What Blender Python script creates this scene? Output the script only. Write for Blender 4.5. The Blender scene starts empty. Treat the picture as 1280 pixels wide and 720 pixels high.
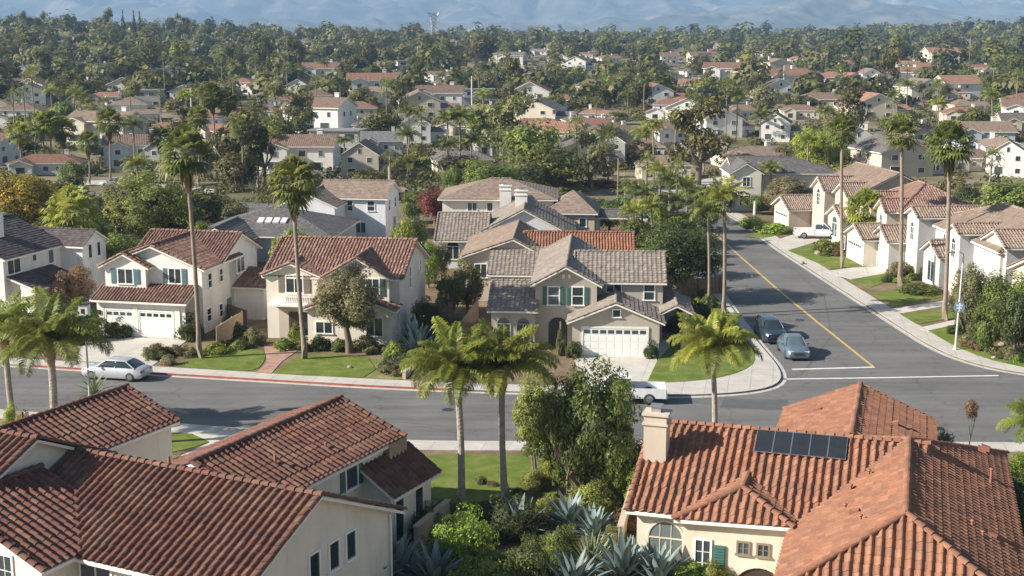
import bpy, bmesh, math, random
import numpy as np
from mathutils import Vector, Matrix, noise
from mathutils.geometry import tessellate_polygon
R = math.radians
random.seed(7); rng = np.random.default_rng(7)
scn = bpy.context.scene
COL = scn.collection

# ------------------------------------------------------------------ camera
FPX, HC = 1660.0, 24.0
TH = math.atan(320/1660)
cam_d = bpy.data.cameras.new('camera'); cam = bpy.data.objects.new('camera', cam_d); COL.objects.link(cam)
cam.location = (0, 0, HC); cam.rotation_euler = (math.pi/2-TH, 0, 0)
cam_d.sensor_width = 36; cam_d.lens = 36*FPX/1280; cam_d.clip_start = 0.5; cam_d.clip_end = 30000
scn.camera = cam

def sm(a, b, t):
    t = max(0.0, min(1.0, (t-a)/(b-a))); return t*t*(3-2*t)
def terrain(x, y):
    "height of the natural ground"
    if y < 185: return 0.0
    z = 2.0*sm(185, 420, y) + 5.0*sm(380, 760, y) + 6.0*sm(700, 1250, y)
    k = sm(260, 600, y)
    z += k*1.3*math.sin(x*.011+1.0)*math.sin(y*.009+x*.003)
    z += 17.0*math.exp(-((x+430)/300)**2 - ((y-1000)/320)**2)
    z += 12.0*math.exp(-((x-560)/230)**2 - ((y-1500)/350)**2)
    z += 3.0*math.exp(-((x-230)/120)**2 - ((y-640)/150)**2)
    return z
def ray(u, v):
    X = (u-640)/FPX; up = (360-v)/FPX
    return Vector((X, math.cos(TH)+up*math.sin(TH), -math.sin(TH)+up*math.cos(TH)))
def P(u, v, z=0.0):
    d = ray(u, v); t = (HC-z)/-d.z
    return Vector((d.x*t, d.y*t, z))
def hit(u, v):
    "point of the ground seen in direction (u, v)"
    d = ray(u, v); t = 40.0
    while t < 3500:
        if HC+d.z*t <= terrain(d.x*t, d.y*t): break
        t += 2 + t*.004
    return Vector((d.x*t, d.y*t, terrain(d.x*t, d.y*t)))
def proj(p):
    dep = p[1]*math.cos(TH)+(HC-p[2])*math.sin(TH)
    return 640+FPX*p[0]/dep, 360+FPX*((HC-p[2])*math.cos(TH)-p[1]*math.sin(TH))/dep, dep

# ------------------------------------------------------------------ tagging and hierarchy
def tag(o, label=None, cat=None, group=None, kind=None):
    if label: o['label'] = label
    if cat: o['category'] = cat
    if group: o['group'] = group
    if kind: o['kind'] = kind
    return o
def empty(name, loc=(0, 0, 0), rz=0.0, label=None, cat=None, group=None):
    o = bpy.data.objects.new(name, None); COL.objects.link(o)
    o.location = loc; o.rotation_euler = (0, 0, rz); o.empty_display_size = .3
    return tag(o, label, cat, group)
def link(name, me, parent=None, loc=(0, 0, 0), rz=0.0, scale=None):
    o = bpy.data.objects.new(name, me); COL.objects.link(o); o.parent = parent
    o.location = loc; o.rotation_euler = (0, 0, rz)
    if scale is not None: o.scale = scale
    return o
KIDS = {}
def copy_tree(src, kids, parent=None):
    c = src.copy(); COL.objects.link(c); c.parent = parent
    for ch in kids.get(src, []):
        copy_tree(ch, kids, c)
    return c
def kids_map():
    m = {}
    for o in bpy.data.objects:
        if o.parent: m.setdefault(o.parent, []).append(o)
    return m

# ------------------------------------------------------------------ mesh builder
class MB:
    def __init__(s): s.v = []; s.f = []; s.m = []; s.uv = []; s.sm = []
    def poly(s, pts, m=0, uv=None, smooth=False):
        n = len(s.v); s.v += [tuple(p) for p in pts]; s.f.append(tuple(range(n, n+len(pts))))
        s.m.append(m); s.uv.append(uv); s.sm.append(smooth)
    def grid(s, rows, m=0, close=False, smooth=True, uvs=None):
        n = len(s.v); w = len(rows[0])
        for r in rows: s.v += [tuple(p) for p in r]
        for i in range(len(rows)-1):
            for j in range(w if close else w-1):
                k = (j+1) % w
                s.f.append((n+i*w+j, n+i*w+k, n+(i+1)*w+k, n+(i+1)*w+j)); s.m.append(m); s.sm.append(smooth)
                s.uv.append(uvs)
    def box(s, x0, x1, y0, y1, z0, z1, m=0):
        n = len(s.v)
        s.v += [(x0,y0,z0),(x1,y0,z0),(x1,y1,z0),(x0,y1,z0),(x0,y0,z1),(x1,y0,z1),(x1,y1,z1),(x0,y1,z1)]
        for f in ((0,3,2,1),(4,5,6,7),(0,1,5,4),(1,2,6,5),(2,3,7,6),(3,0,4,7)):
            s.f.append(tuple(n+i for i in f)); s.m.append(m); s.uv.append(None); s.sm.append(False)
    def obox(s, c, ax, ay, az, m=0):
        "box from centre and three half vectors"
        c, ax, ay, az = Vector(c), Vector(ax), Vector(ay), Vector(az); n = len(s.v)
        for k in (-1, 1):
            for i, j in ((-1,-1),(1,-1),(1,1),(-1,1)): s.v.append(tuple(c+ax*i+ay*j+az*k))
        for f in ((0,3,2,1),(4,5,6,7),(0,1,5,4),(1,2,6,5),(2,3,7,6),(3,0,4,7)):
            s.f.append(tuple(n+i for i in f)); s.m.append(m); s.uv.append(None); s.sm.append(False)
    def tube(s, pts, rad, n=8, m=0, cap=True, smooth=True):
        pts = [Vector(p) for p in pts]; rows = []
        if not hasattr(rad, '__len__'): rad = [rad]*len(pts)
        side = None
        for i, p in enumerate(pts):
            t = (pts[min(i+1, len(pts)-1)]-pts[max(i-1, 0)]).normalized()
            if side is None: side = t.cross(Vector((0.12, 1, 0.05))).normalized()
            side = (side - t*side.dot(t)).normalized(); up = t.cross(side)
            rows.append([p+(side*math.cos(a)+up*math.sin(a))*rad[i] for a in [2*math.pi*k/n for k in range(n)]])
        s.grid(rows, m, close=True, smooth=smooth)
        if cap:
            s.poly(rows[0][::-1], m); s.poly(rows[-1], m)
    def lathe(s, prof, n=16, m=0, c=(0, 0), smooth=True):
        rows = [[(c[0]+r*math.cos(2*math.pi*k/n), c[1]+r*math.sin(2*math.pi*k/n), z) for k in range(n)] for r, z in prof]
        s.grid(rows, m, close=True, smooth=smooth)
    def slab(s, pts, z0, z1, m=0, ms=None):
        "prism over a flat outline"
        pts = [(p[0], p[1]) for p in pts]
        a = sum(pts[i][0]*pts[(i+1)%len(pts)][1]-pts[(i+1)%len(pts)][0]*pts[i][1] for i in range(len(pts)))
        if a < 0: pts = pts[::-1]
        n = len(s.v); s.v += [(x, y, z1) for x, y in pts]
        for t in tessellate_polygon([[Vector((x, y, 0)) for x, y in pts]]):
            A, B, C = (pts[i] for i in t)
            cr = (B[0]-A[0])*(C[1]-A[1])-(B[1]-A[1])*(C[0]-A[0])
            t = t if cr > 0 else t[::-1]
            s.f.append(tuple(n+i for i in t)); s.m.append(m); s.uv.append(None); s.sm.append(False)
        if z0 is not None:
            for i in range(len(pts)):
                (ax, ay), (bx, by) = pts[i], pts[(i+1)%len(pts)]
                s.poly([(ax,ay,z0),(bx,by,z0),(bx,by,z1),(ax,ay,z1)], m if ms is None else ms)
    def mesh(s, name, mats):
        me = bpy.data.meshes.new(name); me.from_pydata(s.v, [], s.f)
        if not isinstance(mats, (list, tuple)): mats = [mats]
        for m in mats: me.materials.append(m)
        me.polygons.foreach_set('material_index', s.m)
        me.polygons.foreach_set('use_smooth', s.sm)
        if any(u is not None for u in s.uv):
            l = me.uv_layers.new(name='UVMap'); d = []
            for f, u in zip(s.f, s.uv):
                if u is None: d += [0.5, 0.5]*len(f)
                elif isinstance(u[0], (tuple, list)):
                    for q in u: d += [q[0], q[1]]
                else: d += [u[0], u[1]]*len(f)
            l.data.foreach_set('uv', d)
        me.update(); return me
    def build(s, name, mats, parent=None, loc=(0, 0, 0), rz=0.0):
        return link(name, s.mesh(name, mats), parent, loc, rz)

def fast_mesh(name, V, F, mats, smooth=False, col=None, colname='tint', per_face=None):
    "V (n,3), F (m,k) arrays"
    me = bpy.data.meshes.new(name); k = F.shape[1]
    me.vertices.add(len(V)); me.vertices.foreach_set('co', V.astype(np.float32).ravel())
    me.loops.add(F.size); me.loops.foreach_set('vertex_index', F.astype(np.int32).ravel())
    me.polygons.add(len(F)); me.polygons.foreach_set('loop_start', np.arange(0, F.size, k, dtype=np.int32))
    me.polygons.foreach_set('loop_total', np.full(len(F), k, dtype=np.int32))
    if smooth: me.polygons.foreach_set('use_smooth', np.ones(len(F), dtype=bool))
    for m in (mats if isinstance(mats, (list, tuple)) else [mats]): me.materials.append(m)
    if per_face is not None:
        at = me.attributes.new(colname, 'FLOAT', 'FACE'); at.data.foreach_set('value', per_face.astype(np.float32))
    me.update(); me.validate(); return me

# ------------------------------------------------------------------ materials
def newmat(name):
    m = bpy.data.materials.new(name); m.use_nodes = True; nt = m.node_tree
    return m, nt, nt.nodes['Principled BSDF']
def nn(nt, t, **kw):
    n = nt.nodes.new(t)
    for k, v in kw.items(): setattr(n, k, v)
    return n
def ramp(nt, stops, fac, interp='LINEAR'):
    r = nn(nt, 'ShaderNodeValToRGB'); cr = r.color_ramp; cr.interpolation = interp
    while len(cr.elements) > 1: cr.elements.remove(cr.elements[-1])
    cr.elements[0].position = stops[0][0]; cr.elements[0].color = (*stops[0][1], 1)
    for p, c in stops[1:]:
        e = cr.elements.new(p); e.color = (*c, 1)
    nt.links.new(fac, r.inputs[0]); return r.outputs[0]
def mixc(nt, a, b, f, mode='MIX'):
    n = nn(nt, 'ShaderNodeMix', data_type='RGBA', blend_type=mode)
    for sock, val in ((n.inputs[0], f), (n.inputs[6], a), (n.inputs[7], b)):
        if isinstance(val, bpy.types.NodeSocket): nt.links.new(val, sock)
        elif isinstance(val, (tuple, list)): sock.default_value = (*val[:3], 1)
        else: sock.default_value = val
    return n.outputs[2]
def math_(nt, op, a, b=0.0):
    n = nn(nt, 'ShaderNodeMath', operation=op)
    for s_, v in zip(n.inputs, (a, b)):
        if isinstance(v, bpy.types.NodeSocket): nt.links.new(v, s_)
        else: s_.default_value = v
    return n.outputs[0]
def noise_(nt, scale, detail=4, vec=None, rough=.6, out=0):
    n = nn(nt, 'ShaderNodeTexNoise'); n.inputs['Scale'].default_value = scale; n.inputs['Detail'].default_value = detail
    n.inputs['Roughness'].default_value = rough
    if vec is not None: nt.links.new(vec, n.inputs['Vector'])
    return n.outputs[out]
def coords(nt, kind='Object'):
    return nn(nt, 'ShaderNodeTexCoord').outputs[kind]
def wpos(nt): return nn(nt, 'ShaderNodeNewGeometry').outputs['Position']
def bump(nt, b, h, strength=.3, dist=.02):
    n = nn(nt, 'ShaderNodeBump'); n.inputs['Strength'].default_value = strength; n.inputs['Distance'].default_value = dist
    nt.links.new(h, n.inputs['Height']); nt.links.new(n.outputs[0], b.inputs['Normal'])
def plain(name, c, rough=.6, metal=0.0, var=.12, scale=1.5, spec=.5):
    m, nt, b = newmat(name); v = noise_(nt, scale, 5, coords(nt))
    k = ramp(nt, [(.3, tuple(x*(1-var) for x in c)), (.7, tuple(min(1, x*(1+var)) for x in c))], v)
    nt.links.new(k, b.inputs['Base Color']); b.inputs['Roughness'].default_value = rough
    b.inputs['Metallic'].default_value = metal; b.inputs['Specular IOR Level'].default_value = spec
    return m
def stucco(name, c, objcol=False):
    m, nt, b = newmat(name); co = coords(nt); base = c
    if objcol: base = nn(nt, 'ShaderNodeObjectInfo').outputs['Color']
    st = nn(nt, 'ShaderNodeMapping'); nt.links.new(co, st.inputs[0]); st.inputs['Scale'].default_value = (1.6, 1.6, .25)
    streak = noise_(nt, 1.2, 5, st.outputs[0])
    blot = noise_(nt, .5, 5, co)
    k = ramp(nt, [(.2, (.80, .78, .75)), (.42, (.97, .96, .95)), (.6, (1, 1, 1)), (.8, (1.03, 1.03, 1.02))], streak)
    k2 = ramp(nt, [(.3, (.9, .9, .89)), (.65, (1.03, 1.03, 1.03))], blot)
    col = mixc(nt, base, k, 1.0, 'MULTIPLY'); col = mixc(nt, col, k2, 1.0, 'MULTIPLY')
    nt.links.new(col, b.inputs['Base Color']); b.inputs['Roughness'].default_value = .9
    b.inputs['Specular IOR Level'].default_value = .15
    bump(nt, b, noise_(nt, 28, 3, co), .35, .01); return m
def tile_mat(name, cols, dirt=(.10, .08, .07), dirt_amt=.45, objcol=False, fake=None):
    """roof tiles: one colour per tile from the UV cell, lichen and dirt on top.
    fake = (bump strength) draws the relief of tiles on far roofs whose tiles are not modelled"""
    m, nt, b = newmat(name); uv = coords(nt, 'UV')
    fl = nn(nt, 'ShaderNodeVectorMath', operation='FLOOR'); nt.links.new(uv, fl.inputs[0])
    wn = nn(nt, 'ShaderNodeTexWhiteNoise', noise_dimensions='2D'); nt.links.new(fl.outputs[0], wn.inputs['Vector'])
    if objcol:
        oi = nn(nt, 'ShaderNodeObjectInfo').outputs['Color']
        var = ramp(nt, [(0, (.72, .70, .70)), (.5, (1, 1, 1)), (1, (1.25, 1.15, 1.1))], wn.outputs['Value'])
        col = mixc(nt, oi, var, 1.0, 'MULTIPLY')
    else:
        n = len(cols); col = ramp(nt, [(i/n, c) for i, c in enumerate(cols)], wn.outputs['Value'], 'CONSTANT')
    pos = coords(nt)
    d = noise_(nt, .55, 6, pos, .7); d2 = noise_(nt, 6, 4, pos, .7)
    f = math_(nt, 'MULTIPLY', ramp(nt, [(.45, (0, 0, 0)), (.72, (1, 1, 1))], d), dirt_amt)
    col = mixc(nt, col, dirt, f)
    col = mixc(nt, col, ramp(nt, [(.3, (.82, .82, .82)), (.7, (1.12, 1.1, 1.08))], d2), 1.0, 'MULTIPLY')
    nt.links.new(col, b.inputs['Base Color']); b.inputs['Roughness'].default_value = .82
    b.inputs['Specular IOR Level'].default_value = .25
    if fake:
        sx = nn(nt, 'ShaderNodeSeparateXYZ'); nt.links.new(uv, sx.inputs[0])
        h1 = math_(nt, 'ABSOLUTE', math_(nt, 'SINE', math_(nt, 'MULTIPLY', sx.outputs[0], math.pi)))
        h2 = math_(nt, 'FRACT', sx.outputs[1])
        h = math_(nt, 'ADD', h1, math_(nt, 'MULTIPLY', h2, .4))
        bump(nt, b, h, fake, .12)
    else: bump(nt, b, d2, .2, .01)
    return m
def glass_mat(name, c, rough=.06):
    m, nt, b = newmat(name); oi = nn(nt, 'ShaderNodeObjectInfo').outputs['Random']
    k = ramp(nt, [(0, tuple(x*.6 for x in c)), (.6, c), (1, tuple(min(1, x*1.8+.02) for x in c))], oi)
    nt.links.new(k, b.inputs['Base Color']); b.inputs['Roughness'].default_value = rough
    b.inputs['Specular IOR Level'].default_value = .8; return m
def leaf_mat(name, dark, light, trans=.25, hue=.03, rough=.55):
    m, nt, b = newmat(name); at = nn(nt, 'ShaderNodeAttribute', attribute_name='tint')
    k = ramp(nt, [(0, dark), (.55, tuple((a+c)/2 for a, c in zip(dark, light))), (1, light)], at.outputs['Fac'])
    oi = nn(nt, 'ShaderNodeObjectInfo').outputs['Random']
    hs = nn(nt, 'ShaderNodeHueSaturation'); nt.links.new(k, hs.inputs['Color'])
    nt.links.new(math_(nt, 'ADD', math_(nt, 'MULTIPLY', oi, hue*2), .5-hue), hs.inputs['Hue'])
    w = nn(nt, 'ShaderNodeTexWhiteNoise', noise_dimensions='1D'); nt.links.new(math_(nt, 'MULTIPLY', oi, 37.0), w.inputs['W'])
    nt.links.new(math_(nt, 'ADD', math_(nt, 'MULTIPLY', w.outputs['Value'], .5), .75), hs.inputs['Value'])
    col = hs.outputs[0]
    nt.links.new(col, b.inputs['Base Color']); b.inputs['Roughness'].default_value = rough
    b.inputs['Specular IOR Level'].default_value = .3
    tr = nn(nt, 'ShaderNodeBsdfTranslucent'); nt.links.new(mixc(nt, col, (1.0, .95, .35), .25), tr.inputs[0])
    mx = nn(nt, 'ShaderNodeMixShader'); mx.inputs[0].default_value = trans
    nt.links.new(b.outputs[0], mx.inputs[1]); nt.links.new(tr.outputs[0], mx.inputs[2])
    nt.links.new(mx.outputs[0], nt.nodes['Material Output'].inputs[0]); return m
def ground_mat(name, stops, scale, bumpk=.3, scale2=3.0, stops2=None):
    m, nt, b = newmat(name); p = wpos(nt)
    col = ramp(nt, stops, noise_(nt, scale, 6, p, .62))
    col2 = ramp(nt, stops2 or [(.3, (.8, .8, .8)), (.7, (1.15, 1.13, 1.1))], noise_(nt, scale2, 5, p, .7))
    col = mixc(nt, col, col2, 1.0, 'MULTIPLY')
    nt.links.new(col, b.inputs['Base Color']); b.inputs['Roughness'].default_value = .95
    b.inputs['Specular IOR Level'].default_value = .15
    bump(nt, b, noise_(nt, scale2*3, 4, p), bumpk, .04); return m

M = {}
M['tile_dark'] = tile_mat('tile_dark', [(0.122,0.054,0.041),(0.134,0.059,0.044),(0.106,0.05,0.042),(0.147,0.066,0.046),(0.125,0.055,0.041),(0.173,0.085,0.059),(0.109,0.054,0.046)], dirt=(.24,.17,.11), dirt_amt=.4)
M['tile_terra'] = tile_mat('tile_terra', [(0.251,0.118,0.071),(0.275,0.129,0.077),(0.226,0.105,0.065),(0.259,0.12,0.073),(0.3,0.147,0.092),(0.211,0.1,0.066)], dirt=(.15,.095,.07), dirt_amt=.6)
M['tile_brown'] = tile_mat('tile_brown', [(0.182,0.103,0.079),(0.222,0.128,0.096),(0.15,0.09,0.074),(0.253,0.159,0.123)], dirt=(.2,.12,.09))
M['tile_red'] = tile_mat('tile_red', [(0.22,0.12,0.09),(0.254,0.147,0.113),(0.186,0.107,0.085),(0.288,0.183,0.144)], dirt=(.25,.15,.11))
M['tile_orange'] = tile_mat('tile_orange', [(0.232,0.141,0.106),(0.267,0.163,0.124),(0.206,0.128,0.101),(0.292,0.189,0.147)], dirt=(.2,.14,.11), dirt_amt=.45)
M['tile_grey'] = tile_mat('tile_grey', [(.235,.20,.17),(.28,.24,.205),(.20,.175,.155),(.26,.215,.18)], dirt=(.16,.13,.11), dirt_amt=.4)
M['tile_tan'] = tile_mat('tile_tan', [(0.248,0.185,0.147),(0.288,0.224,0.175),(0.216,0.163,0.138)], dirt=(.18,.14,.11), dirt_amt=.4)
M['tile_slate'] = tile_mat('tile_slate', [(.085,.07,.075),(.11,.09,.09),(.07,.06,.065),(.13,.10,.095)], dirt=(.07,.06,.06))
M['tile_far'] = tile_mat('tile_far', None, dirt=(.2,.15,.12), dirt_amt=.4, objcol=True, fake=.5)
M['shingle'] = tile_mat('shingle', [(.13,.12,.12),(.16,.15,.145),(.11,.105,.105)], dirt=(.09,.085,.08), fake=.12)
M['trim'] = plain('trim', (.72,.69,.63), .6, var=.06)
M['trim_brown'] = plain('trim_brown', (.22,.14,.10), .6)
M['white'] = plain('white', (.78,.77,.74), .5, var=.05)
M['st_white'] = stucco('st_white', (.72,.70,.68))
M['st_white2'] = stucco('st_white2', (.66,.67,.70))
M['st_cream'] = stucco('st_cream', (.62,.555,.455))
M['st_cream2'] = stucco('st_cream2', (.70,.65,.57))
M['st_beige'] = stucco('st_beige', (.50,.43,.36))
M['st_taupe'] = stucco('st_taupe', (.43,.39,.34))
M['st_greyblue'] = stucco('st_greyblue', (.44,.44,.44))
M['st_far'] = stucco('st_far', None, True)
M['stone'] = ground_mat('stone_cladding', [(.3,(.24,.17,.11)),(.5,(.38,.30,.22)),(.7,(.47,.40,.32))], 6.0, .8, 9)
M['glass'] = glass_mat('glass', (.035,.05,.06))
M['glass_pale'] = glass_mat('glass_pale', (.16,.19,.18), .15)
M['glass_far'] = glass_mat('glass_far', (.05,.06,.07), .15)
M['shutter_green'] = plain('shutter_green', (.05,.13,.11), .5)
M['shutter_teal'] = plain('shutter_teal', (.09,.17,.20), .5)
M['shutter_brown'] = plain('shutter_brown', (.22,.18,.14), .5)
M['door_dark'] = plain('door_dark', (.05,.035,.03), .4)
M['dark'] = plain('recess_shade', (.04,.04,.04), .8)  # near-black colour standing in for the shade inside the porch
M['metal'] = plain('metal', (.55,.56,.57), .35, .9)
M['pole'] = plain('pole_paint', (.50,.50,.48), .5)
M['wood'] = plain('weathered_wood', (.23,.16,.11), .8, var=.3, scale=4)
M['fence'] = plain('fence_wood', (.42,.31,.21), .8, var=.2, scale=3)
M['panel'] = plain('solar_cell', (.022,.023,.027), .12, var=.2, spec=.8)
M['block_wall'] = stucco('block_wall', (.45,.38,.30))
M['red_paint'] = plain('red_kerb_paint', (.28,.08,.055), .8, var=.3, scale=2)
M['pipe'] = plain('vent_pipe', (.30,.12,.07), .6)
# ground family
M['ground'] = ground_mat('far_ground', [(.28,(.065,.072,.034)),(.42,(.12,.115,.055)),(.52,(.20,.165,.11)),(.62,(.27,.235,.18)),(.74,(.10,.10,.05))], .035, .4, .7)
M['soil'] = ground_mat('garden_soil', [(.3,(.10,.085,.045)),(.48,(.17,.125,.08)),(.6,(.22,.17,.11)),(.75,(.09,.10,.04))], .35, .6, 4)
def asphalt():
    m, nt, b = newmat('asphalt'); p = wpos(nt)
    a = ramp(nt, [(.3, (.115,.112,.11)), (.55, (.14,.137,.133)), (.75, (.165,.158,.15))], noise_(nt, .22, 5, p, .65))
    mp = nn(nt, 'ShaderNodeMapping'); nt.links.new(p, mp.inputs[0]); mp.inputs['Scale'].default_value = (.05, .9, 1); mp.inputs['Rotation'].default_value = (0, 0, .1)
    st = ramp(nt, [(.3, (.78,.78,.78)), (.65, (1.12,1.12,1.12))], noise_(nt, 1.0, 4, mp.outputs[0]))
    g = ramp(nt, [(.3, (.8,.8,.8)), (.7, (1.2,1.2,1.2))], noise_(nt, 30, 3, p))
    col = mixc(nt, mixc(nt, a, st, 1.0, 'MULTIPLY'), g, 1.0, 'MULTIPLY')
    vo = nn(nt, 'ShaderNodeTexVoronoi', feature='DISTANCE_TO_EDGE'); vo.inputs['Scale'].default_value = .16
    wob = nn(nt, 'ShaderNodeVectorMath', operation='ADD'); sc = nn(nt, 'ShaderNodeVectorMath', operation='SCALE'); sc.inputs['Scale'].default_value = 2.5
    nt.links.new(noise_(nt, .8, 5, p, .6, 1), sc.inputs[0]); nt.links.new(p, wob.inputs[0]); nt.links.new(sc.outputs[0], wob.inputs[1]); nt.links.new(wob.outputs[0], vo.inputs['Vector'])
    oil = ramp(nt, [(.60, (1,1,1)), (.74, (.72,.72,.73))], noise_(nt, .9, 5, p, .7)); col = mixc(nt, col, oil, 1.0, 'MULTIPLY')
    crack = ramp(nt, [(0, (.55,.55,.56)), (.012, (1,1,1))], vo.outputs['Distance'])
    col = mixc(nt, col, crack, .8, 'MULTIPLY')
    nt.links.new(col, b.inputs['Base Color']); b.inputs['Roughness'].default_value = .85; b.inputs['Specular IOR Level'].default_value = .3
    bump(nt, b, noise_(nt, 60, 2, p), .2, .01); return m
M['asphalt'] = asphalt()
def concrete(name, c, joint=1.5):
    m, nt, b = newmat(name); p = wpos(nt)
    a = ramp(nt, [(.3, tuple(x*.82 for x in c)), (.7, tuple(x*1.1 for x in c))], noise_(nt, .7, 6, p, .7))
    br = nn(nt, 'ShaderNodeTexBrick'); br.offset = 0; br.inputs['Scale'].default_value = 1; br.inputs['Mortar Size'].default_value = .02
    br.inputs['Brick Width'].default_value = joint; br.inputs['Row Height'].default_value = joint*1.0
    br.inputs['Color1'].default_value = (1,1,1,1); br.inputs['Color2'].default_value = (.93,.93,.93,1); br.inputs['Mortar'].default_value = (.62,.6,.57,1)
    mp = nn(nt, 'ShaderNodeMapping'); nt.links.new(p, mp.inputs[0]); mp.inputs['Rotation'].default_value = (0, 0, .2); nt.links.new(mp.outputs[0], br.inputs['Vector'])
    col = mixc(nt, a, br.outputs[0], 1.0, 'MULTIPLY')
    nt.links.new(col, b.inputs['Base Color']); b.inputs['Roughness'].default_value = .9; b.inputs['Specular IOR Level'].default_value = .2
    return m
M['concrete'] = concrete('concrete', (.47,.44,.40))
M['driveway'] = concrete('driveway_concrete', (.50,.47,.42), 3.0)
M['kerb'] = plain('kerb_concrete', (.42,.40,.36), .9)
M['lawn'] = ground_mat('lawn_grass', [(.3,(.085,.125,.022)),(.5,(.135,.18,.036)),(.68,(.21,.215,.075)),(.8,(.26,.22,.11))], .8, .9, 14, [(.3,(.7,.75,.6)),(.7,(1.2,1.15,1.1))])
M['lawn_dry'] = ground_mat('dry_lawn', [(.3,(.10,.14,.03)),(.5,(.17,.18,.06)),(.68,(.28,.23,.13))], .5, .8, 12)
M['brick_path'] = plain('brick_path', (.33,.20,.15), .9, var=.3, scale=2)
M['paint_white'] = plain('road_paint_white', (.62,.60,.56), .7, var=.15)
M['paint_yellow'] = plain('road_paint_yellow', (.46,.31,.10), .7, var=.15)
# leaves
M['leaf'] = leaf_mat('leaf_green', (0.028,0.05,0.012), (0.25,0.30,0.06), .3)
M['leaf_dark'] = leaf_mat('leaf_dark', (0.018,0.034,0.012), (0.115,0.155,0.04))
M['leaf_lime'] = leaf_mat('leaf_lime', (0.07,0.112,0.017), (0.352,0.416,0.056))
M['leaf_yellow'] = leaf_mat('leaf_yellow', (0.078,0.078,0.013), (0.483,0.345,0.034))
M['leaf_olive'] = leaf_mat('leaf_olive', (0.077,0.077,0.035), (0.272,0.248,0.112))
M['leaf_brown'] = leaf_mat('leaf_brown', (0.084,0.059,0.031), (0.32,0.224,0.112))
M['leaf_red'] = leaf_mat('leaf_red', (0.065,0.016,0.018), (0.266,0.049,0.049))
M['leaf_far'] = leaf_mat('leaf_far', (.027,.033,.010), (.175,.155,.04), trans=.15, hue=.02)
M['flower'] = leaf_mat('flower_red', (.10,.03,.04), (.50,.10,.12))
M['frond'] = leaf_mat('palm_frond', (0.07,0.105,0.016), (0.38,0.41,0.06), .4, .015, .42)
M['frond_dull'] = leaf_mat('palm_frond_dull', (0.042,0.065,0.018), (0.232,0.254,0.058), .25, .015, .42)
M['frond_dry'] = leaf_mat('palm_frond_dry', (.10,.07,.035), (.32,.24,.12), .15, .01, .7)
M['agave'] = leaf_mat('agave_leaf', (.06,.095,.10), (.25,.32,.30), .05, .01, .45)
M['agave_green'] = leaf_mat('agave_leaf_green', (.08,.12,.05), (.33,.36,.18), .05, .01, .5)
M['bark'] = plain('bark', (.16,.12,.09), .9, var=.4, scale=5)
def palm_bark(name, c):
    m, nt, b = newmat(name); co = coords(nt)
    mp = nn(nt, 'ShaderNodeMapping'); nt.links.new(co, mp.inputs[0]); mp.inputs['Scale'].default_value = (2, 2, 14)
    n = noise_(nt, 2.0, 5, mp.outputs[0], .7)
    k = ramp(nt, [(.3, tuple(x*.55 for x in c)), (.5, c), (.72, tuple(x*1.35 for x in c))], n)
    nt.links.new(k, b.inputs['Base Color']); b.inputs['Roughness'].default_value = .9; bump(nt, b, n, .6, .03); return m
M['palm_bark'] = palm_bark('palm_bark', (.24,.19,.15))
M['palm_bark_grey'] = palm_bark('palm_bark_grey', (.30,.265,.23))
M['palm_boot'] = palm_bark('palm_boot', (.36,.27,.15))
M['rock'] = ground_mat('rock', [(.3,(.22,.18,.14)),(.7,(.38,.32,.26))], 2, .7, 8)
EXPO = 1.05
HAZE = 0.00013
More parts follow.
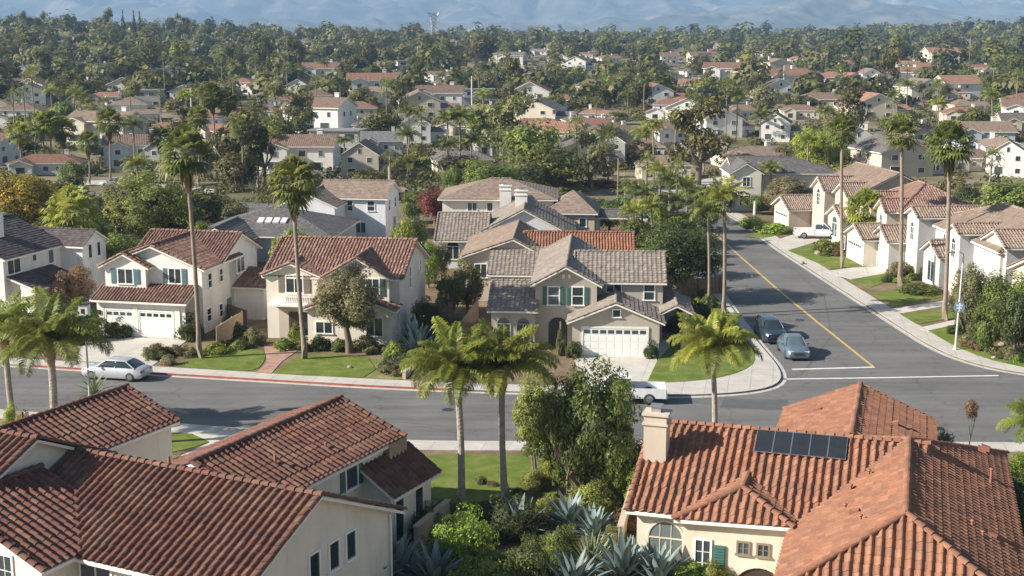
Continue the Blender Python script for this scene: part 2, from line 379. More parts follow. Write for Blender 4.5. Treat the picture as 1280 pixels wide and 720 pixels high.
# ------------------------------------------------------------------ tiled roofs
# tile style: column width, course length, barrel height, step, samples per column
TS = {'near': (.37, .38, .10, .02, 8), 'mid': (.27, .40, .065, .018, 5), 'flat': (.36, .36, .03, .03, 5), 'slate': (.34, .34, .0, .022, 1)}
def tile_sheet(poly, style, lift=.03):
    cw, cl, amp, step, ns = TS[style]
    poly = [Vector(p) for p in poly]
    n = (poly[1]-poly[0]).cross(poly[2]-poly[0]).normalized()
    if n.z < 0: n = -n
    a = Vector((0, 0, 1)).cross(n); a = Vector((1, 0, 0)) if a.length < 1e-4 else a.normalized()
    b = n.cross(a)
    if b.z > 0: b = -b; a = -a
    top = max(poly, key=lambda p: p.z); O = top
    A = [(p-O).dot(a) for p in poly]; B = [(p-O).dot(b) for p in poly]
    a0 = math.floor(min(A)/cw)*cw; na = int(math.ceil((max(A)-a0)/cw)); nb = int(math.ceil(max(B)/cl))+1
    us = np.linspace(0, 1, ns, endpoint=False)
    pr = np.where(us < .62, np.sin(math.pi*np.minimum(us/.62, 1)), -.18*np.sin(math.pi*(us-.62)/.38))*amp
    aa = (np.arange(na)[:, None]*1.0+us[None, :]).ravel(); aa = np.append(aa, na)
    hh = np.append(np.tile(pr, na), pr[0]); W = len(aa)
    jit = rng.normal(0, .005, (nb, na)); jit = np.append(np.repeat(jit, ns, axis=1), jit[:, -1:], axis=1)
    aj = rng.normal(0, .012, (nb, 1))
    rows, uvr = [], []
    for j in range(nb):
        for e in (0, 1):
            rows.append(np.stack([a0+aa*cw+aj[j], np.full(W, (j+e)*cl), hh*(1+.12*e)+lift+e*step+jit[j]], 1))
            uvr.append(np.stack([aa+100, np.full(W, j+(.02 if e == 0 else .98)+100)], 1))
    Q = np.array(rows)                                      # (2nb, W, 3)
    Oa, aa_, ba, na_ = (np.array(x) for x in (O, a, b, n))
    V = Oa+Q[..., 0:1]*aa_+Q[..., 1:2]*ba+Q[..., 2:3]*na_
    V = V.reshape(-1, 3)
    me = bpy.data.meshes.new('t'); i = np.arange(2*nb-1)[:, None]*W+np.arange(W-1)[None, :]
    i = i.ravel(); F = np.stack([i, i+W, i+W+1, i+1], 1)
    me.vertices.add(len(V)); me.vertices.foreach_set('co', V.astype(np.float32).ravel())
    me.loops.add(F.size); me.loops.foreach_set('vertex_index', F.astype(np.int32).ravel())
    me.polygons.add(len(F)); me.polygons.foreach_set('loop_start', np.arange(0, F.size, 4, dtype=np.int32)); me.polygons.foreach_set('loop_total', np.full(len(F), 4, dtype=np.int32))
    me.update(calc_edges=True)
    UV = np.array(uvr).reshape(-1, 2)
    # the uv of a face: every loop gets its own vertex' value, pulled a little to the face's tile
    l = me.uv_layers.new(name='UVMap'); fu = UV[F]; c = fu.mean(1, keepdims=True); fu = c+(fu-c)*.98
    l.data.foreach_set('uv', fu.astype(np.float32).ravel())
    bm = bmesh.new(); bm.from_mesh(me); bpy.data.meshes.remove(me)
    cen = sum(poly, Vector())/len(poly)
    for k in range(len(poly)):
        p, q = poly[k], poly[(k+1) % len(poly)]
        if (q-p).length < 1e-4: continue
        en = (q-p).cross(n).normalized()
        if en.dot(cen-p) > 0: en = -en
        bmesh.ops.bisect_plane(bm, geom=bm.verts[:]+bm.edges[:]+bm.faces[:], plane_co=p, plane_no=en, clear_outer=True, dist=1e-5)
    ul = bm.loops.layers.uv.active
    flip = bm.faces and (sum((f.normal*f.calc_area() for f in bm.faces), Vector()).dot(n) < 0)
    V = [tuple(v.co) for v in bm.verts]
    for k, v in enumerate(bm.verts): v.index = k
    F, U = [], []
    for f in bm.faces:
        ls = list(f.loops)[::-1] if flip else list(f.loops)
        F.append(tuple(x.vert.index for x in ls)); U.append([tuple(x[ul].uv) for x in ls])
    bm.free(); return V, F, U
def add_sheet(mb, poly, style, m=0, lift=.03):
    V, F, U = tile_sheet(poly, style, lift); n = len(mb.v); mb.v += V
    for f, u in zip(F, U):
        mb.f.append(tuple(i+n for i in f)); mb.uv.append(u); mb.m.append(m); mb.sm.append(False)
def caps(mb, p, q, r=.13, ln=.42, m=0, up=0.03):
    "row of half-round ridge tiles from p to q, each lapping over the next"
    p, q = Vector(p), Vector(q); d = q-p; L = d.length
    if L < .2: return
    d /= L; n = max(1, int(round(L/ln))); side = d.cross(Vector((0, 0, 1))).normalized(); u = side.cross(d)
    if u.z < 0: u = -u
    for i in range(n):
        s0 = p+d*(L*i/n); s1 = p+d*(L*(i+1)/n+.05); key = (random.randint(0, 900)+.5, random.randint(0, 900)+.5); rows = []
        j = random.uniform(-.015, .015)
        for s_, rr, lift in ((s0, r*.86, 0), (s1, r*1.12, .03)):
            rows.append([s_+side*(math.cos(a)*rr*1.15+j)+u*(math.sin(a)*rr+up+lift) for a in [math.pi*k/6 for k in range(7)]])
        mb.grid(rows, m, smooth=False, uvs=key)
        mb.poly([tuple(x) for x in rows[1]], m, uv=key); mb.poly([tuple(x) for x in rows[0]][::-1], m, uv=key)
def under(mb, poly, m, t=.16):
    "the solid board under a slope: fascia and soffit"
    poly = [Vector(p) for p in poly]; n = (poly[1]-poly[0]).cross(poly[2]-poly[0]).normalized()
    if n.z < 0: poly = poly[::-1]
    top = [p-Vector((0, 0, .03)) for p in poly]; bot = [p-Vector((0, 0, t)) for p in poly]
    mb.poly(top, m); mb.poly(bot[::-1], m)
    for i in range(len(poly)):
        j = (i+1) % len(poly); mb.poly([bot[i], bot[j], top[j], top[i]], m)

class House:
    def __init__(s, name, loc, rz, label, cat='house', group=None, tile='tile_terra', style='near', wall='st_cream', trim='trim'):
        s.root = empty(name, loc, rz, label, cat, group); s.w = MB(); s.tile, s.style, s.wall, s.trim = tile, style, wall, trim
        s.mw = s.root.matrix_basis.copy(); s.loc = Vector(loc); s.rz = rz
    def block(s, axis, s0, s1, t0, t1, zr, ze=None, z0=0.0, tr=None, ends='gg', sb=(None, None), oh=.45, rake=.35, walls=True, tile=None, cap=True, ze1=None, capends='11'):
        """ridge along axis; s = along it, t = across. ze: eave height at the wall line on the t0 side. ends: g gable, h hip, x open"""
        if tr is None: tr = (t0+t1)/2
        if ze is None: ze = zr-.42*(tr-t0)
        if ze1 is None: ze1 = zr-(zr-ze)/(tr-t0)*(t1-tr) if tr-t0 > 1e-6 else ze
        k0 = (zr-ze)/(tr-t0) if tr-t0 > 1e-6 else 0; k1 = (zr-ze1)/(t1-tr) if t1-tr > 1e-6 else 0
        T = (lambda a, b, z: Vector((a, b, z))) if axis == 'x' else (lambda a, b, z: Vector((b, a, z)))
        rk = {'g': rake, 'h': oh, 'x': 0.0}
        S0, S1 = s0-rk[ends[0]], s1+rk[ends[1]]
        e0 = T(S0, t0-oh, ze-k0*oh), T(S1, t0-oh, ze-k0*oh); e1 = T(S0, t1+oh, ze1-k1*oh), T(S1, t1+oh, ze1-k1*oh)
        sbv = [x if x is not None else (tr-t0) for x in sb]
        r0 = T(s0+sbv[0] if ends[0] == 'h' else S0, tr, zr); r1 = T(s1-sbv[1] if ends[1] == 'h' else S1, tr, zr)
        if (r1-r0).dot(T(1, 0, 0)) < 0: r0 = r1 = (r0+r1)/2
        polys = []
        if tr-t0 > 1e-6: polys.append([e0[0], e0[1], r1, r0] if (r1-r0).length > 1e-3 else [e0[0], e0[1], r0])
        if t1-tr > 1e-6: polys.append([e1[1], e1[0], r0, r1] if (r1-r0).length > 1e-3 else [e1[1], e1[0], r0])
        if ends[0] == 'h': polys.append([e1[0], e0[0], r0])
        if ends[1] == 'h': polys.append([e0[1], e1[1], r1])
        mb = MB()
        for p in polys:
            add_sheet(mb, p, s.style); under(mb, p, 1)
        if cap:
            cr = .10 if s.style in ('flat', 'slate') else .13
            if tr-t0 > 1e-6 and t1-tr > 1e-6: caps(mb, r0, r1, cr)
            for i, (r_, E) in enumerate(((r0, (e0[0], e1[0])), (r1, (e0[1], e1[1])))):
                if ends[i] == 'x' or capends[i] == '0': continue
                for q, ok in ((E[0], tr-t0 > 1e-6), (E[1], t1-tr > 1e-6)):
                    if ok and s.style != 'slate':
                        ins = T(.08 if i == 0 else -.08, 0, 0) if ends[i] == 'g' else Vector()
                        caps(mb, r_+ins, q+ins, cr)
        rf = mb.build('roof', [M[tile or s.tile], M[s.trim]], s.root)
        if walls:
            d = .1
            for q, z, o in ((t0, ze, 0), (t1, ze1, 1)):
                pts = [T(s0, q, z0), T(s1, q, z0), T(s1, q, z-d), T(s0, q, z-d)]; s.w.poly(pts)
            for i, q in enumerate((s0, s1)):
                if ends[i] == 'h': s.w.poly([T(q, t0, z0), T(q, t1, z0), T(q, t1, ze1-d), T(q, t0, ze-d)])
                elif ends[i] == 'g':
                    s.w.poly([T(q, t0, z0), T(q, t1, z0), T(q, t1, ze1-d), T(q, tr, zr-d), T(q, t0, ze-d)])
        return rf
    def wbox(s, x0, x1, y0, y1, z0, z1): s.w.box(x0, x1, y0, y1, z0, z1)
    def put(s, o, x, y, z, face):
        o.parent = s.root; o.location = (x, y, z); o.rotation_euler = (0, 0, {'f': 0, 'r': math.pi/2, 'b': math.pi, 'l': -math.pi/2}.get(face, face) if isinstance(face, str) else face)
        return o
    def win(s, x, y, z, face='f', w=1.2, h=1.3, style='grid', shut=None, frame='white'):
        "z is the sill height; face f/r/b/l or an angle"
        key = (w, h, style, frame)
        if key not in WIN: WIN[key] = make_window(w, h, style, frame)
        a, b = WIN[key]; f = link('window', a); s.put(f, x, y, z, face)
        p = link('pane', b, f)
        if shut:
            sw = w*.42
            for sx in (-1, 1):
                mb = MB(); x0 = sx*(w/2+.1+sw/2)
                mb.box(x0-sw/2, x0+sw/2, -.05, 0, -.03, h+.03)
                for k in range(int(h/.12)): mb.box(x0-sw/2+.05, x0+sw/2-.05, -.07, -.051, .03+k*.12, .09+k*.12)
                sh = mb.build('shutter', M[shut]); s.put(sh, x, y, z, face)
        return f
    def garage(s, x, y, z, face='f', w=4.8, h=2.15, glaze=True):
        mb = MB(); g = MB(); fr = MB()
        mb.box(-w/2, w/2, -.03, 0, 0, h)
        rows = 4
        for r in range(rows):
            zz0, zz1 = h*r/rows+.03, h*(r+1)/rows-.03; nc = max(4, int(round(w/.6)))
            for c in range(nc):
                xa, xb = -w/2+w*c/nc+.05, -w/2+w*(c+1)/nc-.05
                if r == rows-1 and glaze:
                    mb.box(xa-.02, xb+.02, -.045, -.031, zz0+.07, zz1-.05)
                    g.box(xa+.02, xb-.02, -.052, -.046, zz0+.11, zz1-.09)
                else: mb.box(xa, xb, -.042, -.031, zz0+.04, zz1-.03)
        for k in range(1, rows): mb.box(-w/2, w/2, -.034, -.0301, h*k/rows-.006, h*k/rows+.006)
        o = mb.build('garage_door', M['white']); s.put(o, x, y, z, face)
        if glaze: g.build('pane', M['glass'], o)
        for xa, xb, za, zb in ((-w/2-.14, -w/2, 0, h+.14), (w/2, w/2+.14, 0, h+.14), (-w/2, w/2, h, h+.14)): fr.box(xa, xb, -.07, 0, za, zb)
        fr.build('frame', M['trim'], o); return o
    def door(s, x, y, z, face='f', w=1.0, h=2.1, m='door_dark', arch=False):
        mb = MB(); mb.box(-w/2, w/2, -.04, 0, 0, h)
        if arch:
            n = 10; top = [(w/2*math.cos(math.pi*k/n), h+w/2*math.sin(math.pi*k/n)) for k in range(n+1)]
            mb.poly([(a, -.04, b) for a, b in top]); 
        for zz in (.15, h*.55): mb.box(-w/2+.14, w/2-.14, -.055, -.041, zz, zz+h*.36)
        o = mb.build('door', M[m]); s.put(o, x, y, z, face)
        kn = MB(); kn.box(w/2-.16, w/2-.10, -.1, -.041, 1.0, 1.12); kn.build('handle', M['metal'], o); return o
    def chimney(s, x, y, z0, z1, w=1.1, d=.8, m='st_white', cap_=True):
        mb = MB(); mb.box(x-w/2, x+w/2, y-d/2, y+d/2, z0, z1)
        mb.box(x-w/2-.07, x+w/2+.07, y-d/2-.07, y+d/2+.07, z1-.45, z1-.36)
        mb.box(x-w/2-.09, x+w/2+.09, y-d/2-.09, y+d/2+.09, z1+.002, z1+.1)
        o = mb.build('chimney', M[m] if isinstance(m, str) else m, s.root)
        if cap_:
            c = MB(); c.box(x-.24, x+.2, y-.2, y+.2, z1+.1, z1+.35); c.box(x-.3, x+.26, y-.27, y+.27, z1+.36, z1+.42); c.build('cap', M['metal'], o)
        return o
    def done(s):
        s.w.build('wall', M[s.wall], s.root)

WIN = {}
def make_window(w, h, style, frame):
    mb, g = MB(), MB(); t = .09
    if style in ('arch', 'archgrid', 'archgrid2'):
        r = w/2; n = 12
        for k in range(n):
            a, b = math.pi*k/n, math.pi*(k+1)/n
            pa = lambda q, rr, yy: (math.cos(q)*rr, yy, h+math.sin(q)*rr)
            mb.poly([pa(a, r, -.06), pa(a, r+t, -.06), pa(b, r+t, -.06), pa(b, r, -.06)]); mb.poly([pa(a, r+t, -.06), pa(a, r+t, 0), pa(b, r+t, 0), pa(b, r+t, -.06)])
            mb.poly([pa(a, r, 0), pa(a, r, -.06), pa(b, r, -.06), pa(b, r, 0)])
        g.poly([(math.cos(math.pi*k/n)*r, -.02, h+math.sin(math.pi*k/n)*r) for k in range(n+1)])
        mb.box(-w/2, w/2, -.05, -.021, h-.03, h+.03)
    else: mb.box(-w/2-t, w/2+t, -.06, 0, h, h+t)
    for x0, x1 in ((-w/2-t, -w/2), (w/2, w/2+t)): mb.box(x0, x1, -.06, 0, 0, h)
    mb.box(-w/2-t-.05, w/2+t+.05, -.11, 0, -t, 0)
    g.box(-w/2, w/2, -.02, -.001, 0, h)
    if style in ('grid', 'archgrid'):
        nx = 2 if w < 1.1 else (3 if w < 1.5 else 4); nz = max(2, int(h/.45))
        for k in range(1, nx): mb.box(-w/2+w*k/nx-.012, -w/2+w*k/nx+.012, -.036, -.0201, 0, h)
        for k in range(1, nz): mb.box(-w/2, w/2, -.033, -.0203, h*k/nz-.012, h*k/nz+.012)
        if nx % 2 == 0: mb.box(-.03, .03, -.045, -.0205, 0, h)
    elif style == 'archgrid2':
        for x in (-w/6-.02, w/6-.02): mb.box(x, x+.04, -.045, -.0201, 0, h)
        for x in (-w/6, w/6): mb.box(x-.015, x+.015, -.044, -.0202, h, h+w*.42)
    elif style in ('slide', 'arch'):
        mb.box(-.035, .035, -.045, -.0201, 0, h)
    elif style == 'sash': mb.box(-w/2, w/2, -.045, -.0201, h/2-.03, h/2+.03)
    return mb.mesh('window', M[frame]), g.mesh('pane', M['glass' if style != 'archgrid2' else 'glass_pale'])
# ------------------------------------------------------------------ the setting: ground, streets, pavements, lawns
def structure(name, mb, m, z=0):
    o = mb.build(name, m); o['kind'] = 'structure'; return o
def terrain_mesh():
    ys = list(np.arange(-60, 200, 20))+list(np.arange(200, 900, 14))+list(np.arange(900, 2600, 40))+list(np.arange(2600, 10000, 200))
    V, F = [], []; NX = 90
    for y in ys:
        half = max(160, abs(y)*.62+120)
        for i in range(NX):
            x = -half+2*half*i/(NX-1); V.append((x, y, terrain(x, y)-.02))
    for j in range(len(ys)-1):
        for i in range(NX-1):
            a = j*NX+i; F.append((a, a+1, a+NX+1, a+NX))
    me = fast_mesh('ground', np.array(V), np.array(F), M['ground'], smooth=True)
    o = link('ground', me); o['kind'] = 'structure'
terrain_mesh()
def offs(line, d):
    "offset an open polyline to its left by d"
    out = []
    for i, p in enumerate(line):
        a = Vector(line[max(i-1, 0)]).to_2d(); b = Vector(line[min(i+1, len(line)-1)]).to_2d(); t = (b-a).normalized()
        out.append((p[0]-t.y*d, p[1]+t.x*d))
    return out
def smooth_line(l, n=2):
    for _ in range(n):
        o = [l[0]]
        for a, b in zip(l[:-1], l[1:]):
            o += [(a[0]*.75+b[0]*.25, a[1]*.75+b[1]*.25), (a[0]*.25+b[0]*.75, a[1]*.25+b[1]*.75)]
        l = o+[l[-1]]
    return l
NL = [(-135,116.5),(-45,96.3),(-18.9,90.4),(-7.6,87.9),(4,86.5),(10.4,85.9),(15.5,86.6),(18.4,88.6),(19.4,92.5),(19.3,100),(19.3,110),(19.6,125),(20.2,140),(20.2,155),(19,170),(16,184)]
NR = [(28,184),(29.6,170),(29.8,150),(30.2,142),(31.2,123),(32.1,106),(32.5,99.5),(33.8,94.8),(36.6,91.6),(42,90),(60,88.5),(130,84)]
SL = [(130,71.5),(70,74),(29,75.6),(10,75.9),(-4,75.7),(-9,76.4),(-20.9,79.5),(-45,85.5),(-135,106)]
NLs, NRs, SLs = smooth_line(NL), smooth_line(NR), smooth_line(SL)
mb = MB(); mb.slab(NLs+NRs+SLs, None, 0.0); structure('road', mb, M['asphalt'])
# raised blocks of garden soil behind the kerbs
mb = MB()
mb.slab(NLs+[(16,186),(-170,186),(-170,120)], -.05, .11)
mb.slab(NRs+[(170,84),(170,186),(28,186)], -.05, .11)
mb.slab(SLs+[(-135,-20),(130,-20)], -.05, .11)
structure('garden_ground', mb, M['soil'])
def strip(line, d0, d1, z, z0=-.05, bot=True):
    a, b = offs(line, d0), offs(line, d1); mb = MB()
    for i in range(len(line)-1):
        q = [a[i], a[i+1], b[i+1], b[i]]; mb.poly([(*p, z) for p in q][::1 if (d1 > d0) else -1])
        if bot:
            mb.poly([(*a[i+1], z0), (*a[i], z0), (*a[i], z), (*a[i+1], z)]); mb.poly([(*b[i], z0), (*b[i+1], z0), (*b[i+1], z), (*b[i], z)])
    return mb
redmat = M['red_paint']
iL = next(i for i, p in enumerate(NLs) if p[0] > -36); iR = next(i for i, p in enumerate(NLs) if p[0] > -2)
for line, nm in ((NLs, 'kerb'), (NRs, 'kerb'), (SLs, 'kerb')):
    structure(nm, strip(line, 0, .16, .13), M['kerb'])
    structure('gutter', strip(line, -.42, -.002, .006, bot=False), M['concrete'])
    structure('pavement', strip(line, .162, 1.75, .122), M['concrete'])
structure('kerb_paint', strip(NLs[iL:iR], -.012, .10, .134, .01), redmat)
corner = [p for p in NLs if p[0] > 9 and p[1] < 96]
mb = MB(); mb.slab(corner+[(14.6, 97), (13, 92.5), (9.2, 89.8)], None, .126); structure('pavement', mb, M['concrete'])
# road markings
def line_px(px, w, z=.006):
    mb = MB(); pts = [P(*p) for p in px]
    for a, b in zip(pts[:-1], pts[1:]):
        t = (b-a).normalized(); n = Vector((-t.y, t.x, 0))*w/2
        mb.poly([(*(a-n).to_2d(), z), (*(b-n).to_2d(), z), (*(b+n).to_2d(), z), (*(a+n).to_2d(), z)])
    return mb
structure('stop_line', line_px([(990,461.7),(1093,459)], .32), M['paint_white'])
structure('crosswalk_line', line_px([(975,474),(1110,472),(1248,469.5)], .25), M['paint_white'])
m2 = MB()
cl = [Vector((*P(1091,458).to_2d(), 0)), Vector((25.7,110,0)), Vector((25.2,125,0)), Vector((24.9,140,0)), Vector((24.6,158,0)), Vector((23.5,174,0)), Vector((22,184,0))]
for dx in (0,):
    for a, b in zip(cl[:-1], cl[1:]): m2.poly([(a.x-.12,a.y,.006),(a.x+.12,a.y,.006),(b.x+.12,b.y,.006),(b.x-.12,b.y,.006)])
structure('centre_line', m2, M['paint_yellow'])
def ppoly(px, z): return [P(u, v, z).to_2d() for u, v in px]
def flat(name, pts, m, z, thick=True):
    mb = MB(); mb.slab(pts, .05 if thick else None, z); structure(name, mb, M[m])
flat('lawn', smooth_line(ppoly([(217,457),(268,461.5),(318,464.5),(331,452),(332,438),(300,434),(283,433),(240,448)], .15)), 'lawn', .15)
flat('lawn', ppoly([(341,466.5),(380,469),(427,471),(455,471),(470,461),(460,447),(420,442),(375,444)], .15), 'lawn', .15)
flat('lawn', ppoly([(456,471.5),(500,474),(520,470),(505,455),(472,448),(464,449),(472,461)], .145), 'lawn_dry', .145)
flat('lawn', smooth_line(ppoly([(808,479),(885,475),(930,464),(948,448),(930,415),(903,378),(880,360),(862,385),(850,420),(822,450)], .15)), 'lawn', .15)
for k, px in enumerate([[(985,313),(1020,302),(1110,313),(1112,326),(1040,336),(1018,327)], [(1060,350),(1110,341),(1124,346),(1088,359)], [(1090,367),(1173,352),(1178,371),(1118,383)],
           [(1126,393),(1196,384),(1200,396),(1146,405)], [(1160,413),(1193,406),(1216,425),(1282,440),(1290,461),(1240,450),(1196,434)], [(930,294),(985,284),(1010,288),(955,297)],
           [(498,571),(600,567),(690,572),(705,630),(600,642),(525,618),(512,590)], [(208,541),(240,542),(262,552),(238,560),(210,566)]]):
    flat('lawn', smooth_line(ppoly(px, .15)) if k == 6 else ppoly(px, .15), 'lawn', .15)
flat('driveway', [(-34.2,103.9),(-25.6,102.2),(-26.2,94.0),(-32.2,95.4)], 'driveway', .14)
flat('driveway', [(4.6,97.0),(10.8,96.6),(10.3,87.7),(4.9,88.3)], 'driveway', .14)
flat('driveway', ppoly([(964,302),(992,293),(1075,297),(1068,306),(1000,309),(984,312)], .14), 'driveway', .14)
flat('driveway', ppoly([(1030,339),(1140,325),(1150,334),(1064,349)], .14), 'driveway', .14)
flat('driveway', ppoly([(1108,387),(1215,370),(1218,376),(1130,391)], .14), 'driveway', .14)
flat('driveway', ppoly([(1146,410),(1215,395),(1218,399),(1160,414)], .14), 'driveway', .14)
flat('driveway', ppoly([(196,530),(318,541),(290,560),(240,590),(214,575),(262,553),(236,541)], .135), 'driveway', .135)
flat('path', ppoly([(321,465.5),(339,467),(352,452),(372,438),(345,428),(330,432),(334,453)], .145), 'brick_path', .145)
flat('path', ppoly([(845,385),(858,380),(870,356),(860,352)], .14), 'concrete', .14)
flat('path', ppoly([(826,425),(838,425),(834,450),(822,452)], .13), 'concrete', .13)
# streets seen between the far houses
def far_road(px, w, m='asphalt', name='road'):
    pts = [hit(*p) for p in px]; mb = MB(); L = []
    for i, p in enumerate(pts):
        a, b = pts[max(i-1, 0)], pts[min(i+1, len(pts)-1)]; t = (b-a); t.z = 0; t.normalize(); n = Vector((-t.y, t.x, 0))
        L.append([(q.x, q.y, terrain(q.x, q.y)+.14) for q in (p-n*w/2, p+n*w/2)])
    mb.grid(L, smooth=False); structure(name, mb, M[m])
far_road([(-20,262),(60,252),(120,247),(200,254),(290,262),(340,262)], 11)
far_road([(-20,238),(60,233),(130,231),(200,236),(260,243)], 7, 'concrete', 'driveway')
far_road([(700,262),(745,266),(800,270),(850,262),(885,240)], 9)
far_road([(700,237),(735,234),(790,236),(840,240),(880,246)], 3, 'concrete', 'pavement')
far_road([(860,245),(905,228),(950,222)], 7, 'concrete', 'pavement')
far_road([(0,158),(60,150),(130,152)], 8, 'concrete', 'pavement')

# ------------------------------------------------------------------ near house at the lower left
H = House('tiled_house', (-7.3,48.6,0), R(-26.6), 'large cream house with dark barrel-tiled roofs beside the agaves, several gables and no chimney', tile='tile_dark', wall='st_cream2')
H.block('x', -13.0, -.4, -4.5, 5.6, 6.5, 4.55, tr=0, z0=0, oh=.5, rake=.4)
H.block('x', -24, -12.9, -6.5, 1.7, 7.6, 5.6, tr=-2.1, oh=.5, rake=.35)
H.block('y', -6.3, -2.0, -16.9, -8.3, 6.35, 4.6, tr=-12.6, oh=.45, rake=.45, ends='gx')
H.block('y', 0, 9.8, -22.3, -16.0, 6.05, 4.75, tr=-19.1, oh=.3)
H.block('y', 2.2, 12.9, -11.3, -4.6, 6.05, 4.75, tr=-8.0, oh=.3)
H.block('y', 9.9, 13.6, -4.62, -3.1, 4.05, 3.05, tr=-4.62, oh=.4, ze1=3.05, cap=False)
for y in (-.1, 1.25, 2.45): H.win(-.4, y, 3.0, 'r', .62, 1.1, 'plain')
for y in (-.1, 1.25, 2.45): H.win(-.4, y, .7, 'r', .62, 1.2, 'plain')
H.win(-7.4, -4.5, 2.9, 'f', 1.5, 1.2, 'slide'); H.win(-5.0, -4.5, 2.9, 'f', 1.3, 1.2, 'slide'); H.win(-2.6, -4.5, 2.9, 'f', 1.3, 1.2, 'slide')
H.win(-13.2, -6.3, 3.3, 'f', 1.3, 1.2, 'grid'); H.win(-10.4, -6.3, 3.3, 'f', 1.1, 1.2, 'grid')
H.win(-4.6, 8.9, 3.3, 'r', .9, 1.0, 'plain', shut='shutter_green')
H.win(-3.1, 10.6, .4, 'r', .7, 2.0, 'plain'); H.win(-3.1, 12.4, .4, 'r', .7, 2.0, 'plain')
H.win(-16.0, 6.5, 2.4, 'r', 1.0, 1.3, 'slide')
mb = MB(); mb.box(-4.6, -4.25, 11.7, 13.3, 0, 4.6); mb.build('pier', M['stone'], H.root)
mb = MB(); mb.tube([(-.36, 5.4, 3.9), (-.3, 5.4, 3.6), (-.3, 5.4, .1)], .05, 6); mb.build('downpipe', M['white'], H.root)
for x, y, z in ((-9.2, 1.9, 5.9), (-6.1, 5.2, 5.45), (-5.7, 8.5, 5.15), (-20, 4, 5.9)):
    mb = MB(); mb.tube([(x, y, z-.4), (x, y, z+.3)], .06, 8); mb.build('vent_pipe', M['pipe'], H.root)
H.done()

# ------------------------------------------------------------------ near house at the lower right
H = House('tiled_house', (6.9,61.2,0), R(-17), 'cream house with orange terracotta roofs, a chimney and dark solar panels on its slope', tile='tile_terra', wall='st_cream')
H.block('x', .2, 12.5, -5.2, 5.2, 5.7, 3.4, oh=.45, rake=.45, ends='gx')
H.block('y', -12.0, 7.7, 7.3, 15.9, 5.8, 3.35, tr=11.6, oh=.45, ends='hh', sb=(2.3, 7.6))
H.block('y', 3.2, 12.3, 5.3, 12.6, 4.95, 3.4, tr=8.95, oh=.4, rake=.3, ends='xg')
H.block('y', -5.75, -2.0, 2.35, 6.75, 4.42, 3.35, tr=4.75, oh=.35, ends='hx', sb=(1.15, None), z0=0)
H.chimney(.45, -2.2, 3.4, 6.75, 1.05, .95, 'st_beige')
H.win(1.5, -5.2, .35, 'f', 1.5, 1.6, 'archgrid2', frame='st_cream'); H.win(3.25, -5.75, .7, 'f', .62, 1.55, 'grid', frame='white')
mb = MB(); mb.box(3.72, 4.25, -5.82, -5.75, .85, 2.1)
for k in range(9): mb.box(3.77, 4.2, -5.85, -5.821, .92+k*.13, .99+k*.13)
mb.build('shutter', M['shutter_green'], H.root)
H.win(5.0, -5.75, 1.85, 'f', .42, .48, 'grid', frame='shutter_brown'); H.win(5.85, -5.75, 1.85, 'f', .42, .48, 'grid', frame='shutter_brown')
# arched entrance with its pale surround
mb = MB(); n = 14; cx, hw, zz = 5.75, 1.15, .15
for k in range(n):
    a, b = math.pi*k/n, math.pi*(k+1)/n
    q = lambda t, r, y: (cx+math.cos(t)*r, y, zz+math.sin(t)*r)
    mb.poly([q(a, hw, -5.86), q(a, hw+.14, -5.86), q(b, hw+.14, -5.86), q(b, hw, -5.86)]); mb.poly([q(a, hw+.14, -5.86), q(a, hw+.14, -5.75), q(b, hw+.14, -5.75), q(b, hw+.14, -5.86)])
    mb.poly([q(a, hw, -5.75), q(a, hw, -5.86), q(b, hw, -5.86), q(b, hw, -5.75)])
mb.build('arch_surround', M['st_cream'], H.root)
mb = MB(); mb.poly([(cx+math.cos(math.pi*k/n)*hw, -5.77, zz+math.sin(math.pi*k/n)*hw) for k in range(n+1)]); mb.build('entrance', M['door_dark'], H.root)
for x in (-.55, .05): H.win(cx+x, -5.79, .02, 'f', .3, .7, 'plain', frame='st_cream')
# things standing on the roof
def on_r2(x, y):  # height of the tile slopes
    main = 5.7-.442*abs(y); wing = 5.8-.57*abs(x-11.6)
    return max(main, wing) if y < 7 else wing
for x, y in ((9.2, -6.4), (9.3, -4.0), (9.9, -8.6), (10.0, -3.0), (14.6, -7.0), (15.1, -1.6), (14.2, -6.5), (8.3, -3.9)):
    z = on_r2(x, y); mb = MB(); mb.tube([(x, y, z-.3), (x, y, z+.34)], .055, 8); mb.lathe([(.0, z+.36), (.09, z+.35), (.09, z+.3), (.06, z+.3)], 8, c=(x, y)); mb.build('vent_pipe', M['pipe'], H.root)
for x, y in ((9.6, -7.3), (15.0, -6.2), (14.9, .4), (6.9, 9.5), (10.9, 8.0), (14.8, 1.0)):
    z = on_r2(x, y) if y < 7.5 else 4.95-.42*abs(x-8.95); s = 1 if x > 11.6 else -1
    mb = MB(); mb.obox((x, y, z+.14), (.17, 0, -s*.06), (0, .15, 0), (0, 0, .10)); mb.obox((x+.19*s, y, z+.13), (.04, 0, -s*.02), (0, .10, 0), (0, 0, .06)); mb.build('roof_vent', M['pipe'], H.root)
H.done()
